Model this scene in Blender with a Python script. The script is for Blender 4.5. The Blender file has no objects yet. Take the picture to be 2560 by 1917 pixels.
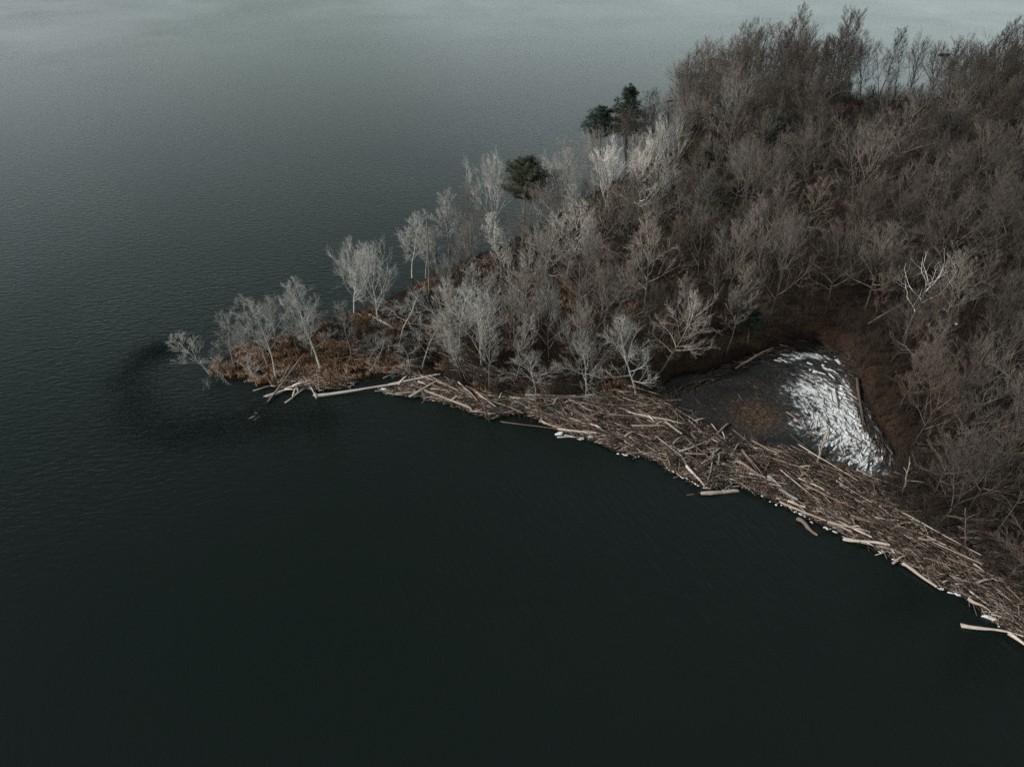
import bpy, math, random
import numpy as np
from mathutils import Vector, Matrix

R = math.radians
scene = bpy.context.scene
col = scene.collection
rng = np.random.default_rng(7)
random.seed(7)

# ------------------------------------------------------------------ camera
CAM_H = 50.0
PITCH = R(36.0)                       # looking down by this much
FPX, CX, CY = 1730.0, 1280.0, 958.5   # focal length and centre of the 2560 px wide photograph
cam_d = bpy.data.cameras.new('camera')
cam = bpy.data.objects.new('camera', cam_d)
col.objects.link(cam)
cam.location = (0, 0, CAM_H)
cam.rotation_euler = (math.pi / 2 - PITCH, 0, 0)
cam_d.sensor_width = 36.0
cam_d.lens = 36.0 * FPX / 2560.0
cam_d.clip_start = 0.5
cam_d.clip_end = 6000
scene.camera = cam

# ------------------------------------------------------------------ sky, sun, exposure
SUN_EL, SUN_AZ = R(30), R(255)        # azimuth clockwise from +Y: light from the left, a little behind the camera
world = bpy.data.worlds.new('World')
scene.world = world
world.use_nodes = True
wn, wl = world.node_tree.nodes, world.node_tree.links
wn.clear()
wo = wn.new('ShaderNodeOutputWorld')
bg = wn.new('ShaderNodeBackground')
sky = wn.new('ShaderNodeTexSky')
sky.sky_type = 'NISHITA'
sky.sun_disc = False
sky.sun_elevation = SUN_EL
sky.sun_rotation = SUN_AZ
sky.air_density = 1.0
sky.dust_density = 3.0
sky.ozone_density = 1.0
tc = wn.new('ShaderNodeTexCoord')
mp = wn.new('ShaderNodeMapping')
mp.inputs['Scale'].default_value = (1.0, 1.0, 3.0)
mp.inputs['Location'].default_value = (2.35, 0.6, 0.0)
cn = wn.new('ShaderNodeTexNoise')
cn.inputs['Scale'].default_value = 1.3
cn.inputs['Detail'].default_value = 4.0
cn.inputs['Roughness'].default_value = 0.5
cr = wn.new('ShaderNodeValToRGB')      # overcast deck: thinner (brighter) and thicker cloud
cr.color_ramp.elements[0].position = 0.32
cr.color_ramp.elements[0].color = (3.1, 3.95, 3.75, 1)
cr.color_ramp.elements[1].position = 0.72
cr.color_ramp.elements[1].color = (6.0, 6.65, 6.95, 1)
# the deck thins towards the horizon: brighter low down
sx = wn.new('ShaderNodeSeparateXYZ')
hr = wn.new('ShaderNodeMapRange')
hr.inputs['From Min'].default_value = 0.0
hr.inputs['From Max'].default_value = 0.55
hr.inputs['To Min'].default_value = 1.42
hr.inputs['To Max'].default_value = 0.52
hm = wn.new('ShaderNodeMix'); hm.data_type = 'RGBA'; hm.blend_type = 'MULTIPLY'
hm.inputs['Factor'].default_value = 1.0
mx = wn.new('ShaderNodeMix'); mx.data_type = 'RGBA'
mx.inputs['Factor'].default_value = 0.82
wl.new(tc.outputs['Generated'], mp.inputs['Vector'])
wl.new(mp.outputs['Vector'], cn.inputs['Vector'])
wl.new(cn.outputs['Fac'], cr.inputs['Fac'])
wl.new(tc.outputs['Generated'], sx.inputs[0])
wl.new(sx.outputs['Z'], hr.inputs['Value'])
wl.new(cr.outputs['Color'], hm.inputs['A'])
wl.new(hr.outputs['Result'], hm.inputs['B'])
wl.new(sky.outputs['Color'], mx.inputs['A'])
dt = wn.new('ShaderNodeVectorMath'); dt.operation = 'DOT_PRODUCT'; dt.inputs[1].default_value = (0.72, 0.69, 0.0)
wl.new(tc.outputs['Generated'], dt.inputs[0])
dm = wn.new('ShaderNodeMapRange')      # the cloud thins a little towards the far right
dm.inputs['From Min'].default_value = -1.0; dm.inputs['From Max'].default_value = 1.0
dm.inputs['To Min'].default_value = 0.68; dm.inputs['To Max'].default_value = 1.34
wl.new(dt.outputs['Value'], dm.inputs['Value'])
hm2 = wn.new('ShaderNodeMix'); hm2.data_type = 'RGBA'; hm2.blend_type = 'MULTIPLY'; hm2.inputs['Factor'].default_value = 1.0
wl.new(hm.outputs['Result'], hm2.inputs['A']); wl.new(dm.outputs['Result'], hm2.inputs['B'])
wl.new(hm2.outputs['Result'], mx.inputs['B'])
wl.new(mx.outputs['Result'], bg.inputs['Color'])
bg.inputs['Strength'].default_value = 0.085
wl.new(bg.outputs[0], wo.inputs['Surface'])

sun_d = bpy.data.lights.new('sun', 'SUN')
sun = bpy.data.objects.new('sun', sun_d)
col.objects.link(sun)
sun_d.energy = 2.7
sun_d.angle = R(2.5)
sun_d.color = (1.0, 0.95, 0.88)
sdir = Vector((math.sin(SUN_AZ) * math.cos(SUN_EL), math.cos(SUN_AZ) * math.cos(SUN_EL), math.sin(SUN_EL)))
sun.rotation_euler = (-sdir).to_track_quat('-Z', 'Y').to_euler()

vs = scene.view_settings
vs.view_transform = 'Standard'
vs.look = 'None'
vs.exposure = 0.30
vs.gamma = 1.0
vs.use_curve_mapping = False
scene.cycles.max_bounces = 5
scene.cycles.diffuse_bounces = 2
scene.cycles.glossy_bounces = 2
scene.cycles.use_denoising = False
scene.cycles.sample_clamp_indirect = 2.0
scene.cycles.sample_clamp_direct = 3.0
scene.cycles.transparent_max_bounces = 8
scene.cycles.volume_bounces = 0

# ------------------------------------------------------------------ helpers
cp, sp = math.cos(PITCH), math.sin(PITCH)

def G(px, py, z=0.0):
    """a point of the ground (height z) seen at that place of the photograph"""
    u, v = px - CX, CY - py
    dx, dy, dz = u, FPX * cp + v * sp, -FPX * sp + v * cp
    t = (z - CAM_H) / dz
    return np.array((dx * t, dy * t, z))

def to_px(x, y, z):
    d = y * cp - (z - CAM_H) * sp
    return CX + FPX * x / d, CY - FPX * (y * sp + (z - CAM_H) * cp) / d

def height_at(p, top_py):
    """how tall a thing standing at p is when its top shows at row top_py"""
    v = CY - top_py
    return CAM_H + p[1] * (-FPX * sp + v * cp) / (FPX * cp + v * sp)

def mesh_from(name, V, F_list, mat=None, smooth=False, attr=None):
    """V (n,3) array; F_list: list of (m,k) index arrays"""
    me = bpy.data.meshes.new(name)
    V = np.asarray(V, dtype=np.float32)
    loops = np.concatenate([np.asarray(f, dtype=np.int32).ravel() for f in F_list])
    sizes = np.concatenate([np.full(len(f), np.asarray(f).shape[1], dtype=np.int32) for f in F_list])
    starts = np.concatenate([[0], np.cumsum(sizes)[:-1]]).astype(np.int32)
    me.vertices.add(len(V)); me.vertices.foreach_set('co', V.ravel())
    me.loops.add(len(loops)); me.loops.foreach_set('vertex_index', loops)
    me.polygons.add(len(sizes)); me.polygons.foreach_set('loop_start', starts)
    me.polygons.foreach_set('loop_total', sizes)
    if smooth:
        me.polygons.foreach_set('use_smooth', np.ones(len(sizes), dtype=bool))
    if mat is not None:
        me.materials.append(mat)
    me.update(calc_edges=True)
    return me

def link(name, me, parent=None):
    o = bpy.data.objects.new(name, me)
    col.objects.link(o)
    if parent is not None:
        o.parent = parent
    return o

def empty(name, loc=(0, 0, 0)):
    o = bpy.data.objects.new(name, None)
    o.empty_display_size = 0.3
    o.location = loc
    col.objects.link(o)
    return o

def tag(o, label=None, cat=None, group=None, kind=None):
    if label: o['label'] = label
    if cat: o['category'] = cat
    if group: o['group'] = group
    if kind: o['kind'] = kind
    return o

class Tubes:
    """collects tapering tubes (polylines with radii) and thin cones, then makes one mesh of them"""
    def __init__(s):
        s.V, s.F, s.n = [], [], 0
        s.ca, s.cb, s.cr = [], [], []
    def tube(s, pts, rad, sides=6, cap=True, wob=None):
        pts = np.asarray(pts, float); m = len(pts)
        rad = np.asarray(rad, float)
        t = np.gradient(pts, axis=0)
        t /= np.linalg.norm(t, axis=1, keepdims=True) + 1e-9
        ref = np.array((0.0, 0, 1)) if abs(t[0][2]) < 0.8 else np.array((1.0, 0, 0))
        a = np.cross(t, ref); a /= np.linalg.norm(a, axis=1, keepdims=True) + 1e-9
        b = np.cross(t, a)
        th = np.arange(sides) * 2 * math.pi / sides
        rr = rad[:, None] * np.ones((1, sides))
        if wob is not None:
            rr = rr * wob
        ring = pts[:, None, :] + rr[..., None] * (np.cos(th)[None, :, None] * a[:, None, :] + np.sin(th)[None, :, None] * b[:, None, :])
        s.V.append(ring.reshape(-1, 3))
        i = np.arange(m - 1)[:, None] * sides; j = np.arange(sides)[None, :]; k = (j + 1) % sides
        q = np.stack([i + j, i + k, i + sides + k, i + sides + j], -1).reshape(-1, 4) + s.n
        s.F.append(q)
        if cap:
            s.F.append((np.arange(sides)[::-1] + s.n)[None, :])
            s.F.append((np.arange(sides) + s.n + (m - 1) * sides)[None, :])
        s.n += m * sides
    def cone(s, a, b, r):
        s.ca.append(a); s.cb.append(b); s.cr.append(r)
    def build(s, name, mat, smooth=False):
        V, F = list(s.V), list(s.F)
        n = s.n
        if s.ca:
            v, f = cones(np.array(s.ca), np.array(s.cb), np.array(s.cr))
            V.append(v); F.append(f + n)
        return mesh_from(name, np.concatenate(V), F, mat, smooth)

def cones(A, B, r):
    """three-sided spikes from A to B: the cheapest solid twig"""
    D = B - A
    D = D / (np.linalg.norm(D, axis=1, keepdims=True) + 1e-9)
    ref = np.where(np.abs(D[:, 2:3]) < 0.8, np.array([[0.0, 0, 1]]), np.array([[1.0, 0, 0]]))
    a = np.cross(D, ref); a /= np.linalg.norm(a, axis=1, keepdims=True) + 1e-9
    b = np.cross(D, a)
    n = len(A)
    V = np.empty((n, 4, 3))
    for k in range(3):
        t = k * 2 * math.pi / 3
        V[:, k] = A + r[:, None] * (math.cos(t) * a + math.sin(t) * b)
    V[:, 3] = B
    i = np.arange(n)[:, None] * 4
    F = np.concatenate([i + np.array([[0, 1, 3]]), i + np.array([[1, 2, 3]]), i + np.array([[2, 0, 3]])])
    return V.reshape(-1, 3), F

_ph = rng.uniform(0, 6.28, (64,)); _an = rng.uniform(0, 6.28, (64,))
def wavy(x, y, wl, n=7, k0=0):
    """smooth uneven relief, about -1..1, features of size wl"""
    s = 0
    for k in range(n):
        a = _an[(k + k0) % 64]; f = 2 * math.pi / (wl * (0.6 + 0.9 * ((k * 0.37) % 1)))
        s = s + np.sin(f * (x * math.cos(a) + y * math.sin(a)) + _ph[(k * 3 + k0) % 64])
    return s / n * 1.6

# ------------------------------------------------------------------ materials
def new_mat(name):
    m = bpy.data.materials.new(name); m.use_nodes = True
    nt = m.node_tree
    p = nt.nodes['Principled BSDF']
    return m, nt.nodes, nt.links, p

def ramp(n, stops):
    r = n.new('ShaderNodeValToRGB')
    e = r.color_ramp.elements
    while len(e) < len(stops): e.new(0.5)
    for el, (p, c) in zip(e, stops):
        el.position = p; el.color = (*c, 1)
    return r

def bark_mat(name, use_island=False, spread=0.35):
    """bark: the object's own colour, broken up by grain and lichen"""
    m, n, l, p = new_mat(name)
    oi = n.new('ShaderNodeObjectInfo')
    geo = n.new('ShaderNodeNewGeometry')
    t = n.new('ShaderNodeTexCoord')
    nz = n.new('ShaderNodeTexNoise'); nz.inputs['Scale'].default_value = 2.2; nz.inputs['Detail'].default_value = 6
    l.new(t.outputs['Object'], nz.inputs['Vector'])
    mr = n.new('ShaderNodeMapRange')
    mr.inputs['From Min'].default_value = 0.3; mr.inputs['From Max'].default_value = 0.7
    mr.inputs['To Min'].default_value = 1 - spread; mr.inputs['To Max'].default_value = 1 + spread
    l.new(nz.outputs['Fac'], mr.inputs['Value'])
    mul = n.new('ShaderNodeMix'); mul.data_type = 'RGBA'; mul.blend_type = 'MULTIPLY'; mul.inputs['Factor'].default_value = 1
    l.new(oi.outputs['Color'], mul.inputs['A']); l.new(mr.outputs['Result'], mul.inputs['B'])
    out = mul.outputs['Result']
    if use_island:
        hs = n.new('ShaderNodeMapRange'); hs.inputs['To Min'].default_value = 0.55; hs.inputs['To Max'].default_value = 1.5
        l.new(geo.outputs['Random Per Island'], hs.inputs['Value'])
        m2 = n.new('ShaderNodeMix'); m2.data_type = 'RGBA'; m2.blend_type = 'MULTIPLY'; m2.inputs['Factor'].default_value = 1
        l.new(out, m2.inputs['A']); l.new(hs.outputs['Result'], m2.inputs['B'])
        out = m2.outputs['Result']
    l.new(out, p.inputs['Base Color'])
    p.inputs['Roughness'].default_value = 0.9
    p.inputs['Specular IOR Level'].default_value = 0.15
    return m

M_BARK = bark_mat('bark')
M_TWIG = bark_mat('twig', True)

def wood_mat(name, island, pale=False, dark=False):
    """weathered driftwood: long grain, checks, grey over brown"""
    m, n, l, p = new_mat(name)
    oi = n.new('ShaderNodeObjectInfo'); t = n.new('ShaderNodeTexCoord'); geo = n.new('ShaderNodeNewGeometry')
    mpn = n.new('ShaderNodeMapping')
    mpn.inputs['Scale'].default_value = (3, 9, 9) if not island else (2, 2, 2)
    l.new(t.outputs['Object'], mpn.inputs['Vector'])
    nz = n.new('ShaderNodeTexNoise'); nz.inputs['Scale'].default_value = 1.4; nz.inputs['Detail'].default_value = 6
    l.new(mpn.outputs['Vector'], nz.inputs['Vector'])
    if island:
        r0 = ramp(n, [(0.0, (0.018, 0.013, 0.010)), (0.42, (0.055, 0.037, 0.027)), (0.74, (0.17, 0.120, 0.089)), (0.90, (0.36, 0.29, 0.24)), (1.0, (0.58, 0.51, 0.45))])
        if dark: r0 = ramp(n, [(0.0, (0.012, 0.010, 0.008)), (0.6, (0.040, 0.029, 0.022)), (0.93, (0.085, 0.058, 0.040)), (1.0, (0.26, 0.21, 0.17))])
        if pale: r0 = ramp(n, [(0.0, (0.05, 0.037, 0.029)), (0.5, (0.20, 0.155, 0.125)), (1.0, (0.56, 0.50, 0.45))])
        l.new(geo.outputs['Random Per Island'], r0.inputs['Fac']); src = r0.outputs['Color']
    else:
        src = oi.outputs['Color']
    mr = n.new('ShaderNodeMapRange')
    mr.inputs['From Min'].default_value = 0.3; mr.inputs['From Max'].default_value = 0.7
    mr.inputs['To Min'].default_value = 0.5; mr.inputs['To Max'].default_value = 1.35
    l.new(nz.outputs['Fac'], mr.inputs['Value'])
    mul = n.new('ShaderNodeMix'); mul.data_type = 'RGBA'; mul.blend_type = 'MULTIPLY'; mul.inputs['Factor'].default_value = 1
    l.new(src, mul.inputs['A']); l.new(mr.outputs['Result'], mul.inputs['B'])
    l.new(mul.outputs['Result'], p.inputs['Base Color'])
    p.inputs['Roughness'].default_value = 0.75
    bp = n.new('ShaderNodeBump'); bp.inputs['Strength'].default_value = 0.5; bp.inputs['Distance'].default_value = 0.03
    l.new(nz.outputs['Fac'], bp.inputs['Height']); l.new(bp.outputs['Normal'], p.inputs['Normal'])
    return m

M_WOOD = wood_mat('driftwood', False)
M_STICK = wood_mat('drift_sticks', True)
M_BLEACHED = wood_mat('bleached_sticks', True, True)
M_SODDEN = wood_mat('sodden_sticks', True, False, True)

def ground_mat():
    m, n, l, p = new_mat('forest_floor')
    geo = n.new('ShaderNodeNewGeometry')
    sxyz = n.new('ShaderNodeSeparateXYZ'); l.new(geo.outputs['Position'], sxyz.inputs[0])
    n1 = n.new('ShaderNodeTexNoise'); n1.inputs['Scale'].default_value = 0.22; n1.inputs['Detail'].default_value = 5
    n2 = n.new('ShaderNodeTexNoise'); n2.inputs['Scale'].default_value = 3.0; n2.inputs['Detail'].default_value = 7; n2.inputs['Roughness'].default_value = 0.7
    l.new(geo.outputs['Position'], n1.inputs['Vector']); l.new(geo.outputs['Position'], n2.inputs['Vector'])
    leaf = ramp(n, [(0.30, (0.010, 0.007, 0.006)), (0.5, (0.036, 0.022, 0.015)), (0.72, (0.078, 0.049, 0.034))])
    l.new(n2.outputs['Fac'], leaf.inputs['Fac'])
    humus = ramp(n, [(0.3, (0.010, 0.008, 0.007)), (0.7, (0.045, 0.029, 0.020))])
    l.new(n2.outputs['Fac'], humus.inputs['Fac'])
    r1 = ramp(n, [(0.42, (0, 0, 0)), (0.62, (1, 1, 1))]); l.new(n1.outputs['Fac'], r1.inputs['Fac'])
    mixl = n.new('ShaderNodeMix'); mixl.data_type = 'RGBA'
    l.new(r1.outputs['Color'], mixl.inputs['Factor']); l.new(humus.outputs['Color'], mixl.inputs['A']); l.new(leaf.outputs['Color'], mixl.inputs['B'])
    # wet mud low on the bank, blackened to paint in shade between the logs
    mud = n.new('ShaderNodeMapRange'); mud.inputs['From Min'].default_value = 0.30; mud.inputs['From Max'].default_value = 0.62
    l.new(sxyz.outputs['Z'], mud.inputs['Value'])
    mixm = n.new('ShaderNodeMix'); mixm.data_type = 'RGBA'; mixm.inputs['A'].default_value = (0.013, 0.010, 0.008, 1)
    l.new(mud.outputs['Result'], mixm.inputs['Factor']); l.new(mixl.outputs['Result'], mixm.inputs['B'])
    # silt and weed under water
    bed = ramp(n, [(0.3, (0.05, 0.04, 0.03)), (0.7, (0.20, 0.15, 0.115))]); l.new(n1.outputs['Fac'], bed.inputs['Fac'])
    dz = n.new('ShaderNodeMapRange'); dz.inputs['From Min'].default_value = -0.12; dz.inputs['From Max'].default_value = 0.06
    l.new(sxyz.outputs['Z'], dz.inputs['Value'])
    mixb = n.new('ShaderNodeMix'); mixb.data_type = 'RGBA'
    l.new(dz.outputs['Result'], mixb.inputs['Factor']); l.new(bed.outputs['Color'], mixb.inputs['A']); l.new(mixm.outputs['Result'], mixb.inputs['B'])
    l.new(mixb.outputs['Result'], p.inputs['Base Color'])
    p.inputs['Roughness'].default_value = 0.95; p.inputs['Specular IOR Level'].default_value = 0.1
    bp = n.new('ShaderNodeBump'); bp.inputs['Strength'].default_value = 0.8; bp.inputs['Distance'].default_value = 0.12
    l.new(n2.outputs['Fac'], bp.inputs['Height']); l.new(bp.outputs['Normal'], p.inputs['Normal'])
    return m
M_GROUND = ground_mat()

def water_mat():
    m = bpy.data.materials.new('lake_water'); m.use_nodes = True
    n, l = m.node_tree.nodes, m.node_tree.links
    n.clear()
    out = n.new('ShaderNodeOutputMaterial')
    geo = n.new('ShaderNodeNewGeometry')
    def waves(rot, scale, sq, dist, det=3):
        mpn = n.new('ShaderNodeMapping'); mpn.vector_type = 'TEXTURE'
        mpn.inputs['Rotation'].default_value = (0, 0, R(rot)); mpn.inputs['Scale'].default_value = sq
        nz = n.new('ShaderNodeTexNoise'); nz.inputs['Scale'].default_value = scale
        nz.inputs['Detail'].default_value = det; nz.inputs['Roughness'].default_value = 0.55; nz.inputs['Distortion'].default_value = dist
        l.new(geo.outputs['Position'], mpn.inputs['Vector']); l.new(mpn.outputs['Vector'], nz.inputs['Vector'])
        return nz.outputs['Fac']
    def math_(op, a, b):
        q = n.new('ShaderNodeMath'); q.operation = op
        for i, x in enumerate((a, b)):
            if isinstance(x, (int, float)): q.inputs[i].default_value = x
            else: l.new(x, q.inputs[i])
        return q.outputs[0]
    # open-water chop comes past the tip, the sheltered side is crossed by ripples that run to the bank
    wa = waves(8, 1.9, (2.6, 1.0, 1.0), 0.4)
    wb = waves(112, 1.9, (2.8, 1.0, 1.0), 0.5)
    wc = waves(40, 4.2, (1.4, 1.0, 1.0), 0.2, 2)
    big = waves(20, 0.02, (1.0, 1.0, 1.0), 0.5, 3)
    sxyz = n.new('ShaderNodeSeparateXYZ'); l.new(geo.outputs['Position'], sxyz.inputs[0])
    shelter = n.new('ShaderNodeMapRange')
    shelter.inputs['From Min'].default_value = -40; shelter.inputs['From Max'].default_value = 10
    dd = math_('SUBTRACT', sxyz.outputs['X'], math_('MULTIPLY', math_('SUBTRACT', sxyz.outputs['Y'], 55.0), 0.9))
    l.new(dd, shelter.inputs['Value'])
    mixw = n.new('ShaderNodeMix'); mixw.data_type = 'FLOAT'
    l.new(shelter.outputs['Result'], mixw.inputs['Factor']); l.new(wa, mixw.inputs['A']); l.new(wb, mixw.inputs['B'])
    hgt = math_('ADD', mixw.outputs['Result'], math_('MULTIPLY', wc, 0.16))
    bigr = n.new('ShaderNodeMapRange'); bigr.inputs['From Min'].default_value = 0.3; bigr.inputs['From Max'].default_value = 0.7
    bigr.inputs['To Min'].default_value = 0.45; bigr.inputs['To Max'].default_value = 1.15
    l.new(big, bigr.inputs['Value'])
    bp = n.new('ShaderNodeBump'); bp.inputs['Distance'].default_value = 0.16
    l.new(math_('MULTIPLY', bigr.outputs['Result'], 0.78), bp.inputs['Strength'])
    l.new(hgt, bp.inputs['Height'])
    fr = n.new('ShaderNodeFresnel'); fr.inputs['IOR'].default_value = 1.333
    l.new(bp.outputs['Normal'], fr.inputs['Normal'])
    gl = n.new('ShaderNodeBsdfGlossy'); gl.inputs['Roughness'].default_value = 0.16
    l.new(bp.outputs['Normal'], gl.inputs['Normal'])
    tr = n.new('ShaderNodeBsdfTransparent'); tr.inputs['Color'].default_value = (0.85, 0.92, 0.9, 1)
    df = n.new('ShaderNodeBsdfDiffuse'); df.inputs['Color'].default_value = (0.0062, 0.0120, 0.0102, 1)   # suspended silt
    body = n.new('ShaderNodeMixShader'); body.inputs[0].default_value = 0.80
    l.new(tr.outputs[0], body.inputs[1]); l.new(df.outputs[0], body.inputs[2])
    ms = n.new('ShaderNodeMixShader')
    l.new(fr.outputs[0], ms.inputs[0]); l.new(body.outputs[0], ms.inputs[1]); l.new(gl.outputs[0], ms.inputs[2])
    l.new(ms.outputs[0], out.inputs['Surface'])
    return m
M_WATER = water_mat()

# ------------------------------------------------------------------ the land: outline read off the photograph, laid on the lake plane
near_px = [(520, 940), (561, 946), (605, 948), (638, 966), (687, 966), (728, 973), (770, 978), (830, 974), (880, 960), (915, 944),
           (964, 938), (1010, 944), (1040, 958), (1000, 972), (962, 982), (1027, 990), (1074, 993), (1110, 1008), (1154, 1024), (1200, 1042), (1244, 1050), (1262, 1036), (1317, 1040), (1353, 1053),
           (1400, 1083), (1480, 1102), (1552, 1134), (1617, 1146), (1661, 1165), (1704, 1191), (1774, 1224), (1805, 1218), (1843, 1215),
           (1904, 1239), (1930, 1252), (1990, 1278), (2034, 1304), (2086, 1326), (2121, 1343), (2177, 1365), (2229, 1397), (2264, 1412),
           (2312, 1443), (2355, 1473), (2399, 1488), (2425, 1508), (2468, 1543), (2511, 1577), (2560, 1608), (2680, 1690), (2900, 1830)]
far_px = [(3300, 222), (2900, 225), (2560, 235), (2300, 247), (2170, 255), (2050, 227), (1900, 214), (1785, 214), (1756, 243), (1720, 300), (1694, 338),
          (1650, 385), (1600, 415), (1500, 470), (1400, 530), (1262, 609), (1199, 633), (1162, 652), (1088, 684), (1050, 710), (1026, 718), (963, 748),
          (916, 774), (887, 778), (809, 806), (740, 834), (687, 838), (626, 852), (589, 872), (540, 897)]
pool_px = [(1640, 985), (1700, 950), (1797, 927), (1855, 907), (1933, 872), (2030, 864), (2110, 888), (2135, 950), (2147, 989), (2175, 1059),
           (2222, 1137), (2217, 1172), (2186, 1194), (2108, 1170), (2050, 1140), (1933, 1112), (1817, 1090), (1739, 1056), (1690, 1015)]
def dense(poly_px, jit, closed=True, step=1.5):
    P = [G(*p)[:2] for p in poly_px]
    out = []
    n = len(P)
    for i in range(n if closed else n - 1):
        a, b = P[i], P[(i + 1) % n]
        k = max(1, int(np.linalg.norm(b - a) / step)) if max(abs(a[0]), abs(b[0])) < 170 else 1
        nrm = np.array((-(b - a)[1], (b - a)[0])); nrm = nrm / (np.linalg.norm(nrm) + 1e-9)
        for q in range(k):
            out.append(a + (b - a) * q / k + (nrm * random.gauss(0, jit) if q else 0))
    return np.array(out)
LAND = dense(near_px + far_px, 0.22)
POOL = dense(pool_px, 0.3)

def sdf(poly, x, y):
    """signed distance to a polygon, positive inside"""
    x = np.atleast_1d(np.asarray(x, float)); y = np.atleast_1d(np.asarray(y, float))
    d2 = np.full(x.shape, 1e18); ins = np.zeros(x.shape, bool)
    A = poly; B = np.roll(poly, -1, axis=0)
    for (ax, ay), (bx, by) in zip(A, B):
        ex, ey = bx - ax, by - ay
        t = np.clip(((x - ax) * ex + (y - ay) * ey) / (ex * ex + ey * ey + 1e-12), 0, 1)
        d2 = np.minimum(d2, (x - ax - t * ex) ** 2 + (y - ay - t * ey) ** 2)
        if ay != by:
            c = ((ay > y) != (by > y)) & (x < (bx - ax) * (y - ay) / (by - ay) + ax)
            ins ^= c
    return np.where(ins, 1, -1) * np.sqrt(d2)

SH = G(395, 925)   # the shoal off the tip
def ground_h(x, y):
    x = np.atleast_1d(np.asarray(x, float)); y = np.atleast_1d(np.asarray(y, float))
    s = sdf(LAND, x, y); q = sdf(POOL, x, y)
    inside = 0.16 + 0.26 * np.clip(s, 0, 2) / 2 + 2.2 * np.clip((s - 6) / 30, 0, 1) ** 1.5 + 0.16 * wavy(x, y, 5.0) + 0.30 * wavy(x, y, 17.0, k0=9) * np.clip(s / 10, 0, 1)
    inside = np.maximum(inside, 0.08) * np.clip(s / 0.6, 0, 1) + 0.02
    shoal = np.exp(-(((x - SH[0] - 6) / 15) ** 2 + ((y - SH[1]) / 7.5) ** 2))
    bed = -0.10 - 0.38 * np.clip(-s, 0, 6) - 0.45 * np.clip(-s - 6, 0, 30)
    bed = np.maximum(bed, -12)
    bed = bed * (1 - shoal) + shoal * (-0.55 + 0.12 * wavy(x, y, 4.0, k0=20))
    h = np.where(s > 0, inside, bed)
    ph = -0.55 + 0.1 * wavy(x, y, 3.0, k0=5)
    w = np.clip((q + 1.6) / 1.8, 0, 1)
    return h * (1 - w) + ph * w

def gh(x, y):
    return float(ground_h(x, y)[0])

def build_ground():
    xs = np.concatenate([np.arange(-75, 175, 0.85), np.arange(175, 420, 8)]); ys = np.concatenate([np.arange(16, 110, 0.7), np.arange(110, 300, 1.6)])
    X, Y = np.meshgrid(xs, ys)
    Z = ground_h(X.ravel(), Y.ravel())
    V = np.stack([X.ravel(), Y.ravel(), Z], -1)
    nx, ny = len(xs), len(ys)
    i = (np.arange(ny - 1)[:, None] * nx + np.arange(nx - 1)[None, :]).ravel()
    F = np.stack([i, i + 1, i + 1 + nx, i + nx], -1)
    F = F[(Z[F] > -11).any(1)]
    o = link('ground', mesh_from('ground', V, [F], M_GROUND, True))
    tag(o, 'wooded peninsula floor of brown leaf litter running down into the lake', 'ground', kind='structure')
build_ground()

def build_water():
    S = 3500
    V = np.array([(-S, -S, 0), (S, -S, 0), (S, S, 0), (-S, S, 0), (-S, -S, -14), (S, -S, -14), (S, S, -14), (-S, S, -14)], float)
    F = np.array([(0, 1, 2, 3), (7, 6, 5, 4), (0, 4, 5, 1), (1, 5, 6, 2), (2, 6, 7, 3), (3, 7, 4, 0)])
    o = link('water', mesh_from('water', V, [F], M_WATER))
    tag(o, 'dark rippled lake water around the peninsula', 'water', kind='structure')
    S = 3400
    m, n, l, p = new_mat('lake_mud')
    nz = n.new('ShaderNodeTexNoise'); nz.inputs['Scale'].default_value = 0.4
    r = ramp(n, [(0.3, (0.02, 0.02, 0.016)), (0.7, (0.05, 0.045, 0.035))]); l.new(nz.outputs['Fac'], r.inputs['Fac']); l.new(r.outputs['Color'], p.inputs['Base Color'])
    V = np.array([(-S, -S, -10), (S, -S, -10), (S, S, -10), (-S, S, -10)], float)
    o = link('lake_bed', mesh_from('lake_bed', V, [np.array([(0, 1, 2, 3)])], m))
    tag(o, 'dark mud lake bed far below the water', 'lake bed', kind='structure')
build_water()

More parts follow.
